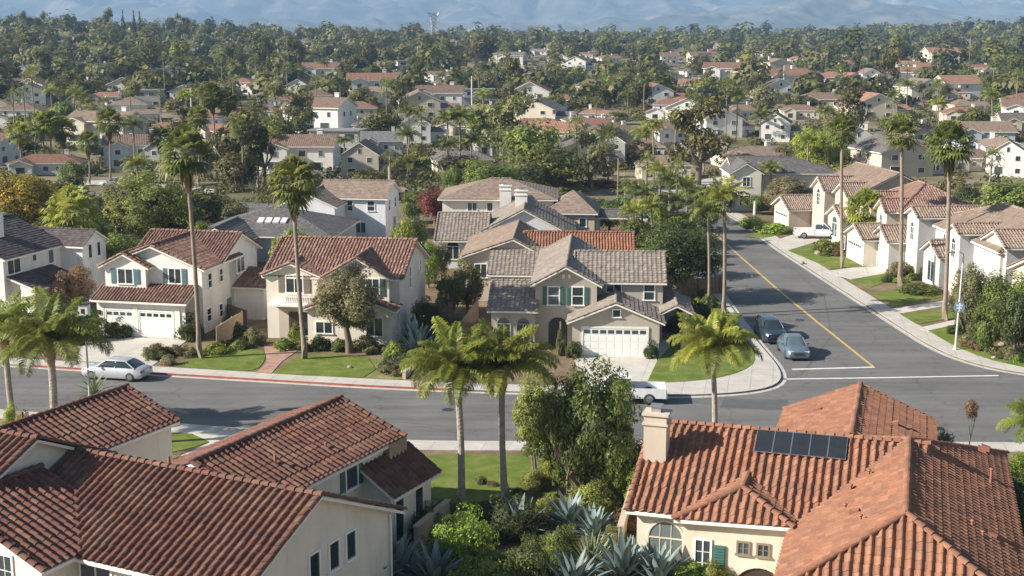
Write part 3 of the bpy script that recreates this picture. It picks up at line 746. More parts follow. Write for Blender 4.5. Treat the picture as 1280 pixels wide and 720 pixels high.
# five solar panels, lying on the slope of that house: a thing of its own
pr = empty('solar_array', H.root.location, R(-17), 'row of five dark solar panels on the terracotta roof', 'solar panels')
t = math.atan(.442)
for k in range(5):
    x = 5.25+k*.82; y = -.93; z = 5.7-.442*.93+.19
    u_, w_ = Vector((0, math.cos(t), math.sin(t))), Vector((0, -math.sin(t), math.cos(t)))
    mb = MB(); mb.obox((x, y, z), (.385, 0, 0), u_*.75, w_*.018); o = mb.build('solar_panel', M['panel'], pr)
    fr = MB()
    for s in (-1, 1):
        fr.obox(Vector((x, y, z))+Vector((s*.395, 0, 0))+w_*.004, (.012, 0, 0), u_*.77, w_*.026); fr.obox(Vector((x, y, z))+u_*(s*.76)+w_*.003, (.38, 0, 0), u_*.012, w_*.026)
        fr.obox(Vector((x, y, z))+u_*(s*.4)-w_*.09, (.03, 0, 0), u_*.03, w_*.07)
    fr.build('frame', M['metal'], o)

# ------------------------------------------------------------------ the houses across the street
H = House('garden_house', (-33.2,104.0,.12), R(-12), 'white two-storey house with two garage doors, teal shutters and brown tiled gables', tile='tile_brown', style='mid', wall='st_white')
H.block('y', 2.0, 9.4, -.2, 8.2, 7.1, 5.45, oh=.4, rake=.4, ends='gx', z0=0)
H.block('y', 1.3, 5.5, .15, 3.7, 6.5, 5.6, oh=.4, rake=.35, ends='gx', z0=0)
H.block('x', .6, 8.2, 5.5, 13.2, 7.15, 5.45, oh=.4, rake=.4, z0=0)
H.block('x', 0, 7.6, .0, 2.0, 3.95, 3.15, tr=2.0, oh=.5, ze1=3.95, z0=0, cap=False)
H.wbox(0, 7.6, .02, 2.0, 0, 3.1)
H.block('x', 8.2, 10.9, 8.0, 11.4, 3.9, 2.9, tr=11.4, oh=.3, ze1=3.9, cap=False, z0=0)
H.garage(1.95, 0, 0, 'f', 2.3, 2.1); H.garage(5.1, 0, 0, 'f', 2.8, 2.1)
for x in (.42, 3.35, 6.95):
    mb = MB(); mb.box(x-.22, x+.22, -.09, -.002, 0, 2.5); mb.build('pilaster', M['trim'], H.root)
H.win(1.95, 1.3, 4.05, 'f', 1.25, 1.15, 'slide', 'shutter_teal'); H.win(5.9, 2.0, 4.1, 'f', 1.0, 1.15, 'slide', 'shutter_teal')
for y, z, w, h in ((3.4, 3.6, .6, 1.1), (5.6, 3.7, .55, 1.0), (9.6, 3.8, 1.5, 1.3), (3.0, .9, .7, 1.0), (5.3, .8, .6, 1.0)): H.win(8.2, y, z, 'r', w, h, 'slide' if w > 1 else 'sash')
H.door(8.2, 7.0, 0, 'r', .9, 2.0, 'shutter_teal'); H.win(10.9, 9.3, 1.0, 'r', 1.2, 1.0)
mb = MB(); mb.box(.1, .34, -.2, -.095, 1.75, 2.1); mb.build('wall_lamp', M['door_dark'], H.root)
H.done()

H = House('garden_house', (-19.3,103.3,.12), R(-7.6), 'cream two-storey house with red striped tile roof and a tree before its door', tile='tile_red', style='mid', wall='st_cream2')
H.block('x', 0, 10.6, 0, 10.2, 7.25, 5.15, oh=.4, rake=.4, z0=0)
H.block('y', -.35, 3.5, -.05, 4.1, 6.1, 5.25, oh=.3, rake=.3, ends='gx', z0=0)
H.block('y', -.6, 5.0, 4.9, 9.9, 6.7, 5.25, oh=.3, rake=.35, ends='gx', z0=0)
H.block('y', -1.9, 0.3, 3.7, 10.4, 4.2, 2.95, oh=.4, rake=.35, ends='gx', z0=0)
H.win(2.25, -.35, 3.75, 'f', 1.3, 1.3, 'slide', 'shutter_brown'); H.win(8.6, -.6, 3.7, 'f', 1.0, 1.3, 'grid', 'shutter_green'); H.win(6.0, -.6, 3.7, 'f', 1.0, 1.3, 'grid')
mb = MB(); mb.box(.3, 3.9, -1.25, -.35, 2.75, 2.93); mb.box(.3, 3.9, -.42, -.36, 2.95, 3.05)
for k in range(15): mb.box(.95+k*.18, .99+k*.18, -.62, -.58, 2.93, 3.6)
mb.box(.9, 3.6, -.63, -.57, 3.6, 3.66); mb.build('balcony', M['white'], H.root)
mb = MB(); mb.box(.9, 3.5, -.37, -.36, .0, 2.5); mb.build('entrance', M['st_beige'], H.root)
H.door(2.2, -.38, 0, 'f', .95, 2.2); H.win(3.1, -.38, .3, 'f', .5, 1.9, 'plain')
H.win(5.0, -1.9, .9, 'f', 1.25, .85, 'slide'); H.win(9.0, -1.9, .8, 'f', 1.25, 1.4, 'slide')
H.win(10.6, 3.9, 3.6, 'r', .5, 1.6, 'sash'); H.win(10.6, 7.9, 4.2, 'r', .6, .9, 'sash'); H.win(10.6, 6.0, .9, 'r', 1.2, 1.2)
H.done()

H = House('garden_house', (4.5,97.0,.12), R(-4), 'grey-taupe two-storey house with green shutters and a wide white garage door', tile='tile_grey', style='flat', wall='st_taupe')
H.block('y', 0, 7.0, 0, 6.5, 4.15, 2.8, oh=.4, rake=.4, ends='gx', z0=0)
H.block('y', 2.5, 17.5, -2.9, 1.8, 6.4, 5.15, oh=.4, rake=.45, z0=0)
H.block('x', .2, 6.9, 4.6, 12.4, 6.55, 4.98, oh=.35, rake=.3, z0=0)
H.block('x', -6.2, -2.9, 1.5, 8.6, 4.7, 3.25, tr=5.2, oh=.35, rake=.3, z0=0)
H.block('y', 2.5, 7.5, 6.9, 8.9, 3.5, 3.0, oh=.3, rake=.3, ends='gg', walls=False)
mb = MB()
for y in (2.7, 5.0):
    mb = MB(); mb.box(8.55, 8.85, y-.15, y+.15, 0, 2.95); mb.build('porch_post', M['trim'], H.root)
H.garage(3.2, 0, 0, 'f', 4.75, 2.15)
H.win(-1.5, 2.5, 3.4, 'f', .8, 1.35, 'sash', 'shutter_green'); H.win(.35, 2.5, 3.4, 'f', .8, 1.35, 'sash', 'shutter_green')
H.win(3.1, 4.6, 4.05, 'f', 1.1, .6, 'slide'); H.win(5.85, 4.6, 3.45, 'f', .75, 1.25, 'sash')
H.win(3.3, 0, 3.05, 'f', .5, .5, 'plain'); 
mb = MB()
mb.box(-.85, -.65, 2.44, 2.5, 5.45, 5.75); mb.box(-.4, -.2, 2.44, 2.5, 5.45, 5.75); mb.build('gable_vent', M['trim'], H.root)
for x in (-5.25, -3.75): H.win(x, 1.5, .6, 'f', .95, 1.45, 'arch', frame='st_taupe')
# arched porch: recess shade painted as a dark sheet, light as a pale strip
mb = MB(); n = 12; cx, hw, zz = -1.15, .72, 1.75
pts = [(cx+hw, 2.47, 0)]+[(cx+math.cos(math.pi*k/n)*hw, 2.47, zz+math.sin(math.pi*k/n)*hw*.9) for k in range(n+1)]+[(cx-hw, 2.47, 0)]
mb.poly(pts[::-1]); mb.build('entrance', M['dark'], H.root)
mb = MB(); mb.box(cx+.12, cx+.24, 2.40, 2.465, 0, 2.1); mb.build('pale_strip', M['trim'], H.root)
mb = MB(); mb.obox((-1.2, 9.3, 6.52), (.02, 1.5, 0), (.5, 0, -.22), (0, 0, .03)); 
H.done()

H = House('garden_house', (-42.4,109.0,.12), R(-15), 'white house with dark slate-coloured roof and white chimney beside the palms', tile='tile_slate', style='slate', wall='st_white')
H.block('y', 0, 8.2, -10, 0, 7.7, 5.5, oh=.45, rake=.4, z0=0)
H.block('y', .6, 6.4, 0, 2.5, 3.75, 2.9, tr=0, oh=.35, ze1=2.9, cap=False, z0=0)
H.block('x', -3, 2.2, 8.2, 12, 6.4, 5.4, oh=.35, z0=0)
H.chimney(-3.0, 3.2, 5.5, 8.6, 1.3, .9, 'st_white')
for y, w in ((1.4, 1.7), (4.3, .5), (6.7, .7)): H.win(0, y, 3.9 if w > .6 else 4.5, 'r', w, 1.2 if w > .6 else .5, 'slide' if w > 1 else 'plain')
H.win(2.2, 9.4, 4.0, 'r', .5, 1.2, 'plain'); H.win(2.2, 10.8, 4.0, 'r', .5, 1.2, 'plain'); H.win(-4, 0, 3.8, 'f', 1.4, 1.2)
H.done()

# ------------------------------------------------------------------ the row behind
H = House('tiled_house', (1.2,118.3,.12), R(-3), 'low house with bright terracotta roof directly behind the grey-taupe house', tile='tile_terra', style='mid', wall='st_beige')
H.block('x', 0, 9.6, 0, 9, 5.55, 3.4, oh=.4, z0=0); H.win(7.5, 0, 1.2, 'f', 1.4, 1.2); H.win(9.6, 4, 1.2, 'r', 1.2, 1.2, 'slide'); H.done()
H = House('garden_house', (-4.2,117.6,.12), R(-3), 'taupe house with tan gable roof between the shrubs and the terracotta roof', tile='tile_tan', style='flat', wall='st_taupe')
H.block('y', 0, 11, 0, 5.9, 5.75, 4.25, tr=4.3, oh=.45, z0=0, ze1=4.9); H.block('x', 2.6, 7.4, -4.6, .6, 4.95, 3.4, tr=.6, oh=.3, ze1=4.95, z0=0, cap=False, tile='tile_grey')
H.win(1.4, 0, 2.2, 'f', 1.0, 1.2, 'slide'); H.win(4.2, -4.6, 1.0, 'f', 1.3, 1.2); H.done()
H = House('shingle_house', (-33.5,139,.12), R(-6), 'low grey shingle-roofed house with a row of skylights', tile='shingle', style='slate', wall='st_greyblue')
H.block('x', 0, 14.5, 0, 12.5, 5.0, 3.0, oh=.5, ends='hh', z0=0); H.block('y', -4.5, 3, 1, 6.5, 4.3, 3.0, oh=.4, z0=0, ends='gx')
H.win(12.2, 0, 1.0, 'f', 1.6, 1.3, 'slide'); H.win(3.6, -4.5, 1.0, 'f', 1.6, 1.3, 'slide'); H.win(9, 0, 1.0, 'f', 1.3, 1.2)
for k in range(4):
    mb = MB(); t = math.atan(.32); mb.obox((6.3+k*.85, 2.9, 4.06), (.3, 0, 0), (0, .55*math.cos(t), .55*math.sin(t)), (0, -.08*math.sin(t), .08)); mb.build('skylight', M['white'], H.root)
H.done()
H = House('garden_house', (-22.6,154,.12), R(-8), 'tall plain white house with brown shingle roof behind the skylight roof', tile='tile_tan', style='slate', wall='st_white2')
H.block('x', 0, 8.0, 0, 7, 6.6, 5.1, oh=.35, z0=0); H.block('y', -4.5, 4, -3.3, 3.2, 6.0, 4.6, oh=.35, z0=0)
H.win(6.3, 0, 3.5, 'f', .8, 1.1, 'sash'); H.win(3.8, 0, 3.5, 'f', .6, 1.1, 'sash'); H.win(8, 2, 3.4, 'r', .7, 1.1, 'sash'); H.win(8, 5, 3.4, 'r', .7, 1.1, 'sash'); H.win(5, 0, .9, 'f', 1.2, 1.2, 'slide'); H.win(8, 4.4, .4, 'r', 1.2, 1.9, 'slide')
H.done()
H = House('garden_house', (-7.9,149.5,.12), R(-2), 'cream house with brown hipped roof and white chimney behind the big white gable', tile='tile_tan', style='slate', wall='st_cream2')
H.block('x', 0, 12.6, 0, 10, 7.1, 5.5, oh=.5, ends='hh', z0=0); H.chimney(7.2, -.6, 0, 6.9, 1.3, .9, 'st_white')
H.win(3.4, 0, 4.0, 'f', 1.0, .9, 'slide'); H.win(5.4, 0, 4.0, 'f', .6, .9, 'plain')
H.done()
H = House('garden_house', (-4.2,136,.12), R(-2), 'house with a broad white gable wall and grey tiled roof', tile='tile_grey', style='flat', wall='st_white2')
H.block('y', 0, 11, 0, 10.6, 5.95, 3.15, tr=5.4, oh=.4, z0=0); H.chimney(5.0, 5.5, 5.0, 7.2, 1.3, .9, 'st_white')
H.block('x', -3.4, 1.5, -1.6, 8.2, 5.1, 3.1, oh=.4, z0=0); H.win(-1.8, -1.6, 1.0, 'f', 1.2, 1.3, 'arch')
for x in (3.4, 5.0): H.win(x, 0, 3.3, 'f', .4, .5, 'plain')
H.done()
H = House('garden_house', (4.0,147,.12), R(-6), 'tan house with brown shed roof and open carport at its side', tile='tile_tan', style='slate', wall='st_beige')
H.block('x', 0, 5.2, 0, 8, 6.2, 4.3, oh=.4, ends='hh', z0=0); H.win(3.9, 0, 2.6, 'f', .7, .9, 'plain')
H.block('x', 5.2, 10, 1, 7, 4.0, 3.6, oh=.4, walls=False, tile='shingle')
mb = MB()
for x in (5.5, 9.7):
    for y in (1.2, 6.8): mb = MB(); mb.box(x-.12, x+.12, y-.12, y+.12, 0, 3.7); mb.build('post', M['trim'], H.root)
H.done()

# ------------------------------------------------------------------ right side of the side street
H = House('tiled_house', (39.5,151,.12), R(8), 'beige house with brown roof at the far end of the white pickup\'s driveway', tile='tile_tan', style='mid', wall='st_beige', trim='trim')
H.block('y', 0, 12, 0, 9.6, 8.0, 5.7, oh=.4, z0=0)
H.block('x', -1.8, 4, 5.5, 9.3, 6.9, 5.7, oh=.3, z0=0, ends='gx'); H.win(-1.8, 7.4, 3.6, 'l', 1.0, 1.4, 'archgrid')
H.block('x', -1.0, 4, .4, 4.2, 6.7, 5.6, oh=.3, z0=0, ends='gx'); H.win(-1.0, 2.3, 3.6, 'l', .9, 1.2, 'grid')
H.block('x', -1.6, 0, .4, 4.6, 4.1, 3.0, oh=.3, z0=0, ends='gx', tile='tile_tan'); H.win(-1.6, 2.4, .5, 'l', 1.5, 1.6, 'arch')
H.block('x', -4.6, 0, 9.6, 15, 4.1, 2.9, oh=.4, z0=0, ends='gx', tile='tile_tan'); H.garage(-4.6, 12.3, 0, 'l', 4.2, 2.1); H.done()
H = House('tiled_house', (40.6,137.6,.12), R(4), 'cream house with orange hipped roof between two brown-roofed houses on the side street', tile='tile_orange', style='mid', wall='st_cream')
H.block('y', 0, 10, 0, 8, 7.9, 5.7, oh=.45, ends='hh', z0=0); H.block('x', -1.6, 3, 4.6, 8.2, 6.8, 5.6, oh=.3, z0=0, ends='gx'); H.win(-1.6, 6.4, 3.6, 'l', .9, 1.3, 'archgrid')
H.block('x', -1.4, 3, .3, 3.3, 6.6, 5.6, oh=.3, z0=0, ends='gx'); H.win(-1.4, 1.8, 3.7, 'l', .8, 1.2, 'grid')
H.block('x', -4.2, 0, -1.2, 4.2, 4.0, 2.9, oh=.4, z0=0, ends='gx', tile='tile_tan'); H.garage(-4.2, 1.6, 0, 'l', 4.2, 2.1); H.win(-4.2, 5.2, .8, 'l', .8, 1.3); H.done()
H = House('tiled_house', (42.0,112.6,.12), R(1.5), 'big pale house with grey-brown roof and white arched gables above the street shrubs', tile='tile_tan', style='mid', wall='st_greyblue')
H.block('y', 0, 19, 0, 11, 7.7, 5.5, oh=.4, z0=0, ends='hh')
for (y0, y1, x0, zr, mt) in ((16.4, 19.8, -1.7, 6.9, 1), (6.2, 9.0, -1.3, 6.7, 1), (-.6, 4.4, .3, 6.95, 1)):
    H.block('x', x0, 5, y0, y1, zr, zr-.42*(y1-y0)/2, oh=.3, z0=0, ends='gx', tile='tile_tan')
    c = (y0+y1)/2; w = MB(); w.box(x0-.03, x0-.002, y0, y1, 0, zr-.42*(y1-y0)/2-.1); w.poly([(x0-.03, y1, zr-.42*(y1-y0)/2-.1), (x0-.03, y0, zr-.42*(y1-y0)/2-.1), (x0-.03, c, zr-.12)]); w.build('front_panel', M['st_cream2'], H.root)
    H.win(x0-.03, c, 3.6, 'l', .95, 1.3, 'archgrid', frame='white')
H.block('x', -1.6, 2, 10.2, 14.8, 4.4, 3.3, oh=.3, z0=0, ends='gx', tile='tile_tan'); H.win(-1.6, 12.5, .5, 'l', 1.6, 1.9, 'slide')
H.block('x', -3.4, 0, 20.0, 25.0, 4.4, 3.2, oh=.3, z0=0, ends='gx', tile='tile_tan'); H.garage(-3.4, 22.5, 0, 'l', 4.2, 2.2, False)
for y in (10.5, 13.5): H.win(0, y, 3.6, 'l', .9, 1.2, 'grid')
H.win(0, 4.8, .7, 'l', 1.0, 1.4, 'grid'); H.done()
H = House('tiled_house', (45.0,100.5,.12), R(2), 'corner house with pink-orange eave at the frame edge behind the shrubs', tile='tile_orange', style='mid', wall='st_cream')
H.block('x', -3.2, 9, 0, 8, 6.3, 4.8, oh=.4, z0=0); H.win(-1.6, 0, 2.6, 'f', 1.2, 1.2); H.win(-3.2, 4, 2.6, 'l', 1.2, 1.2, 'slide'); H.done()
H = House('garden_house', (29.6,179,.12), R(0), 'pale house with a square gabled front and long dark grey roof at the bend', tile='shingle', style='slate', wall='st_cream2')
H.block('y', 0, 8, 0, 4.1, 6.5, 5.3, oh=.35, z0=0, ends='gx'); H.block('x', 1, 15, 3, 13, 6.6, 5.0, oh=.45, z0=0, ends='gh'); H.win(2.1, 0, 3.4, 'f', .95, 1.2, 'grid'); H.win(2.0, 0, .8, 'f', 1.4, 1.3)
H.win(9, 3, 2.8, 'f', 1.4, 1.2, 'slide'); H.done()
# ------------------------------------------------------------------ vegetation prototypes (meshes only; every tree is its own objects)
def leaf_cloud(name, seed, n_cl, n_leaf, size, shape='round', cr=.34, mat='leaf', top=1.0, lobes=0.25):
    """crown inside a unit box: radius about 1 in x and y, z from 0 to 2*top. Many small leaf faces gathered in clumps"""
    g = np.random.default_rng(seed)
    d = g.normal(size=(n_cl*3, 3)); d /= np.linalg.norm(d, axis=1)[:, None]
    rad = g.uniform(.25, 1, len(d))**.45
    lob = 1+lobes*np.sin(d[:, 0]*3+seed)*np.cos(d[:, 1]*4+seed*2)+lobes*.6*g.normal(size=len(d))*.5
    c = d*(rad*lob)[:, None]*.80
    if shape == 'round': c[:, 2] = c[:, 2]*.95+.95; c = c[c[:, 2] > .12]
    elif shape == 'flat': c[:, 2] = np.abs(c[:, 2])*.75+.35
    elif shape == 'cone':
        t = g.uniform(0, 1, len(c)); r = (1-t)*.9+.05; a = g.uniform(0, 6.283, len(c)); q = np.sqrt(g.uniform(.2, 1, len(c)))
        c = np.stack([np.cos(a)*r*q, np.sin(a)*r*q, t*2.0], 1)
    elif shape == 'tall':
        # several separate masses at different heights: eucalyptus
        k = g.integers(0, 6, len(c)); cen = np.stack([g.uniform(-.5, .5, 6), g.uniform(-.5, .5, 6), np.linspace(.45, 1.75, 6)], 1)
        c = c*np.array([.55, .55, .38])+cen[k]
    elif shape == 'bush': c[:, 2] = np.abs(c[:, 2])*1.0+.08
    elif shape == 'hedge': c = g.uniform(-1, 1, (n_cl, 3))*np.array([.95, .95, .9]); c[:, 2] = np.abs(c[:, 2])*1.0+.05
    c = c[:n_cl]; n_cl = len(c)
    ct = np.clip(g.normal(.45, .2, n_cl), 0, 1)
    k = g.integers(0, n_cl, n_leaf)
    e = g.normal(size=(n_leaf, 3)); e /= np.linalg.norm(e, axis=1)[:, None]
    rr = cr*g.uniform(.75, 1.2, n_cl)[k]*g.uniform(.35, 1, n_leaf)**.5
    pos = c[k]+e*rr[:, None]*np.array([1, 1, .78])
    out = pos-np.array([0, 0, .8]); out /= np.linalg.norm(out, axis=1)[:, None]+1e-6
    nrm = e*.40+out*.5+g.normal(size=(n_leaf, 3))*.34+np.array([0, 0, .25]); nrm /= np.linalg.norm(nrm, axis=1)[:, None]
    r = g.normal(size=(n_leaf, 3)); a = np.cross(nrm, r); a /= np.linalg.norm(a, axis=1)[:, None]; b = np.cross(nrm, a)
    s = size*g.uniform(.6, 1.35, n_leaf)[:, None]
    tip = a*s*1.25; w = b*s*.55; fold = nrm*s*.18
    V = np.stack([pos-tip, pos+w+fold, pos+tip, pos-w+fold], 1).reshape(-1, 3)
    V[:, 2] = np.maximum(V[:, 2], .0)*top
    F = np.arange(n_leaf*4).reshape(-1, 4)
    tint = np.clip(ct[k]+g.normal(0, .16, n_leaf)+(pos[:, 2]-1)*.06, 0, 1)
    return fast_mesh(name, V, F, M[mat], per_face=tint)
def remat(me, mat):
    m = me.copy(); m.materials.clear(); m.materials.append(M[mat]); return m
def trunk_mesh(seed, stems=1, forks=5, r=.045):
    "unit tree skeleton: height 1 to the crown's middle, spreads .45"
    g = random.Random(seed); mb = MB()
    for s in range(stems):
        ox, oy = (0, 0) if stems == 1 else (g.uniform(-.12, .12), g.uniform(-.12, .12))
        lx, ly = g.uniform(-.06, .06)+ox*1.5, g.uniform(-.06, .06)+oy*1.5; h = g.uniform(.42, .55)
        rr = r/math.sqrt(stems)*1.2
        mb.tube([(ox, oy, -.02), (ox+lx*.3, oy+ly*.3, h*.5), (ox+lx, oy+ly, h)], [rr*1.35, rr, rr*.85], 7)
        for k in range(forks):
            a = 6.283*k/forks+g.uniform(-.5, .5); q = g.uniform(.22, .45)
            p0 = Vector((ox+lx, oy+ly, h*g.uniform(.8, 1))); p2 = Vector((p0.x+math.cos(a)*q, p0.y+math.sin(a)*q, g.uniform(.75, 1.15))); p1 = (p0+p2)/2+Vector((math.cos(a)*.06, math.sin(a)*.06, -.02))
            mb.tube([p0, p1, p2], [rr*.6, rr*.42, rr*.18], 5)
            for t in range(2):
                b = a+g.uniform(-.9, .9); mb.tube([p1, p1+Vector((math.cos(b)*.16, math.sin(b)*.16, g.uniform(.15, .3)))], [rr*.3, rr*.08], 4, cap=False)
    return mb.mesh('trunk', M['bark'])
TR = [trunk_mesh(i) for i in range(4)]; TRM = [trunk_mesh(20+i, 4, 4, .05) for i in range(2)]
CR = {}
CR['hi'] = [leaf_cloud('crown', 1+i, 120, 19000, .030, 'round', .25, lobes=.32) for i in range(2)]
CR['mid'] = [leaf_cloud('crown', 11+i, 70, 5500, .046, 'round', .30) for i in range(4)]
CR['far'] = [leaf_cloud('crown', 21+i, 44, 2600, .066, 'round', .36, lobes=.2) for i in range(5)]
CR['flat'] = [leaf_cloud('crown', 31+i, 40, 2400, .065, 'flat', .3) for i in range(2)]
CR['tall'] = [leaf_cloud('crown', 41+i, 50, 2400, .06, 'tall', .26) for i in range(4)]
CR['cone'] = [leaf_cloud('crown', 51, 60, 1300, .08, 'cone', .16)]
CR['bush'] = [leaf_cloud('bush', 61+i, 50, 3000, .06, 'bush', .28) for i in range(3)]
CR['bushhi'] = [leaf_cloud('bush', 71+i, 120, 15000, .028, 'bush', .22) for i in range(2)]
CR['hedge'] = [leaf_cloud('hedge', 81, 90, 4500, .06, 'hedge', .2)]
CACHE = {}
def mm(kind, i, mat):
    k = (kind, i % len(CR[kind]), mat)
    if k not in CACHE: CACHE[k] = remat(CR[kind][k[1]], mat)
    return CACHE[k]
def tree(loc, w, h, kind='mid', mat='leaf', label=None, group=None, name='tree', cat='tree', base=.28, stems=1, i=None, trunk=True):
    "w crown width, h whole height, base: clear stem as a share of the height"
    i = random.randrange(100) if i is None else i
    r = empty(name, loc, random.uniform(0, 6.28), label, cat, group)
    cz = h*base; ch = h-cz
    link('crown', mm(kind, i, mat), r, (0, 0, cz), 0, (w/2*.93, w/2*.93, ch/2*.98))
    if trunk:
        hh = cz+ch*.5; link('trunk', (TRM if stems > 1 else TR)[i % (2 if stems > 1 else 4)], r, (0, 0, 0), 0, (w*.75, w*.75, hh))
    return r
def bush(loc, w, h, mat='leaf', label=None, group=None, kind='bush', name='shrub', cat='shrub', d=None, rz=None):
    i = random.randrange(100)
    o = link(name, mm(kind, i, mat), None, loc, random.uniform(0, 6.28) if rz is None else rz, (w/2, (d or w)/2, h/1.12))
    return tag(o, label, cat, group)
# ---- palms
def frond_arch(g, L, a0, droop, az, n=9, twist=0.0):
    "points and frames of a feather frond's midrib"
    pts = [Vector((0, 0, 0))]; ang = a0; s = L/n
    for k in range(n):
        ang -= droop/n*(.5+1.1*k/n); pts.append(pts[-1]+Vector((math.cos(az)*math.cos(ang), math.sin(az)*math.cos(ang), math.sin(ang)))*s)
    return pts
def queen_crown(seed, nf=22, leaf=26, mat='frond', L=3.2, hi=True):
    g = random.Random(seed); V, F, T = [], [], []
    def quad(a, b, c, d, t):
        n = len(V); V.extend([tuple(a), tuple(b), tuple(c), tuple(d)]); F.append((n, n+1, n+2, n+3)); T.append(t)
    for f in range(nf):
        q = f/nf; az = f*2.4+g.uniform(-.2, .2); a0 = 1.5-1.02*q+g.uniform(-.12, .12); Lf = L*g.uniform(.85, 1.1)*(.8+.2*q)
        pts = frond_arch(g, Lf, a0, 1.1+.8*q+g.uniform(-.3, .25), az, 10); ft = min(1, max(0, g.gauss(.5, .16)))-.3*(q > .85)
        side = Vector((-math.sin(az), math.cos(az), 0)); roll = g.uniform(-.5, .5)
        for k in range(10):
            a, b = pts[k], pts[k+1]; w = .035*(1-k/12); quad(a-side*w, a+side*w, b+side*w, b-side*w, ft*.9)
        for k in range(leaf):
            t = .12+.88*k/leaf; i = min(9, int(t*10)); p = pts[i].lerp(pts[i+1], t*10-i); dr = (pts[i+1]-pts[i]).normalized()
            up = side.cross(dr); up = up if up.z > 0 else -up
            ll = Lf*.235*(math.sin(math.pi*min(1, t*.86+.14))**.6+.12)
            for sg in (-1, 1):
                for rank in ((0, 1) if hi else (0,)):
                    el = g.uniform(-.25, .35)+rank*.35+roll*.25*sg
                    o = (side*sg*math.cos(el)+up*math.sin(el)*.8+dr*.55).normalized()
                    m1 = p+o*ll*.5; e = p+o*ll*.85+Vector((0, 0, -ll*g.uniform(.15, .5))); wd = dr*(.024 if hi else .055)
                    tt = min(1, max(0, ft+g.uniform(-.15, .2)))
                    quad(p-wd*.5, p+wd*.5, m1+wd, m1-wd, tt); quad(m1-wd, m1+wd, e+wd*.25, e-wd*.25, tt)
    return fast_mesh('crown', np.array(V), np.array(F), M[mat], per_face=np.array(T))
def fan_crown(seed, nf=52, seg=12, mat='frond_dull', R0=1.0, stalk=1.15):
    "washingtonia: round head of fan leaves"
    g = random.Random(seed); V, F, T = [], [], []
    def tri4(p, t): n = len(V); V.extend([tuple(x) for x in p]); F.append((n, n+1, n+2, n+3)); T.append(t)
    for f in range(nf):
        q = f/nf; az = f*2.4+g.uniform(-.25, .25); el = 1.5-2.3*q+g.uniform(-.12, .12); d = Vector((math.cos(az)*math.cos(el), math.sin(az)*math.cos(el), math.sin(el)))
        L = stalk*g.uniform(.8, 1.15); c = d*L+Vector((0, 0, -.12*L*q)); side = Vector((-math.sin(az), math.cos(az), 0)); up = side.cross(d); up = up if up.z > 0 else -up
        tri4([side*-.03, side*.03, c+side*.02, c-side*.02], .6)
        ft = min(1, max(0, g.gauss(.55, .18)-.35*(q > .75)))
        for k in range(seg):
            a = -1.9+3.8*k/(seg-1); r = R0*g.uniform(.85, 1.1)*(1-.15*abs(a)/1.9)
            o = d*math.cos(a)+side*math.sin(a)+up*.12*math.cos(a*2); o.normalize(); w = side*math.cos(a)-d*math.sin(a); w = w*.085
            m1 = c+o*r*.6+Vector((0, 0, -.03)); e = c+o*r*.92+Vector((0, 0, -r*.32*g.uniform(.6, 1.3)))
            t = min(1, max(0, ft+g.uniform(-.12, .12)))
            tri4([c-w*.3, c+w*.3, m1+w, m1-w], t); tri4([m1-w, m1+w, e+w*.2, e-w*.2], t)
    return fast_mesh('crown', np.array(V), np.array(F), M[mat], per_face=np.array(T))
def skirt_mesh(seed, L=1.6, n=90):
    g = random.Random(seed); V, F, T = [], [], []
    for k in range(n):
        az = g.uniform(0, 6.283); z0 = g.uniform(-.9, .05); r0 = .16; out = g.uniform(.35, .75)*(1 if z0 > -.4 else .7); l = L*g.uniform(.5, 1)
        d = Vector((math.cos(az), math.sin(az), 0)); s = Vector((-d.y, d.x, 0))*g.uniform(.05, .16)
        a, b, c = d*r0+Vector((0, 0, z0)), d*out+Vector((0, 0, z0-l*.25)), d*(out*.75)+Vector((0, 0, z0-l))
        m = len(V); V += [tuple(a-s*.2), tuple(a+s*.2), tuple(b+s), tuple(b-s), tuple(c+s*.7), tuple(c-s*.7)]
        F += [(m, m+1, m+2, m+3), (m+3, m+2, m+4, m+5)]; t = min(1, max(0, g.gauss(.45, .2))); T += [t, t]
    return fast_mesh('dead_skirt', np.array(V), np.array(F), M['frond_dry'], per_face=np.array(T))
def palm_trunk(seed, r=.17, mat='palm_bark', ringed=False, hi=False):
    g = random.Random(seed); mb = MB(); n = 60 if hi else 12; bx, by = g.uniform(-1, 1), g.uniform(-1, 1); pts, rr = [], []
    for k in range(n+1):
        t = k/n; pts.append((bx*.012*math.sin(t*3.1), by*.012*math.sin(t*3.1), t)); rr.append(r*(1.55-1.3*t*4 if t < .09 else 1.05-.22*t)*(1+(.05 if hi and k % 2 else 0)))
    # unit height; x and y are not scaled with it
    mb.tube([(x*10, y*10, z) for x, y, z in pts], rr, 12 if hi else 8, smooth=not hi)
    return mb.mesh('trunk', M[mat])
def boots(seed):
    g = random.Random(seed); mb = MB()
    mb.lathe([(.17, -1.1), (.24, -.8), (.27, -.3), (.2, .05), (.1, .25)], 10)
    for k in range(46):
        az = k*2.4; z = -1.0+1.05*k/46; d = Vector((math.cos(az), math.sin(az), 0)); s = Vector((-d.y, d.x, 0))*.08
        mb.poly([d*.2+s+Vector((0, 0, z)), d*.2-s+Vector((0, 0, z)), d*.36-s*.4+Vector((0, 0, z+.3)), d*.36+s*.4+Vector((0, 0, z+.3))])
    return mb.mesh('crownshaft', M['palm_boot'])
QC = [queen_crown(i, 27, 50) for i in range(3)]; QCL = [remat(queen_crown(5+i, 20, 22, L=3.0, hi=False), 'frond_dull') for i in range(2)]
QCY = [remat(QCL[0], 'frond'), remat(QCL[1], 'frond')]
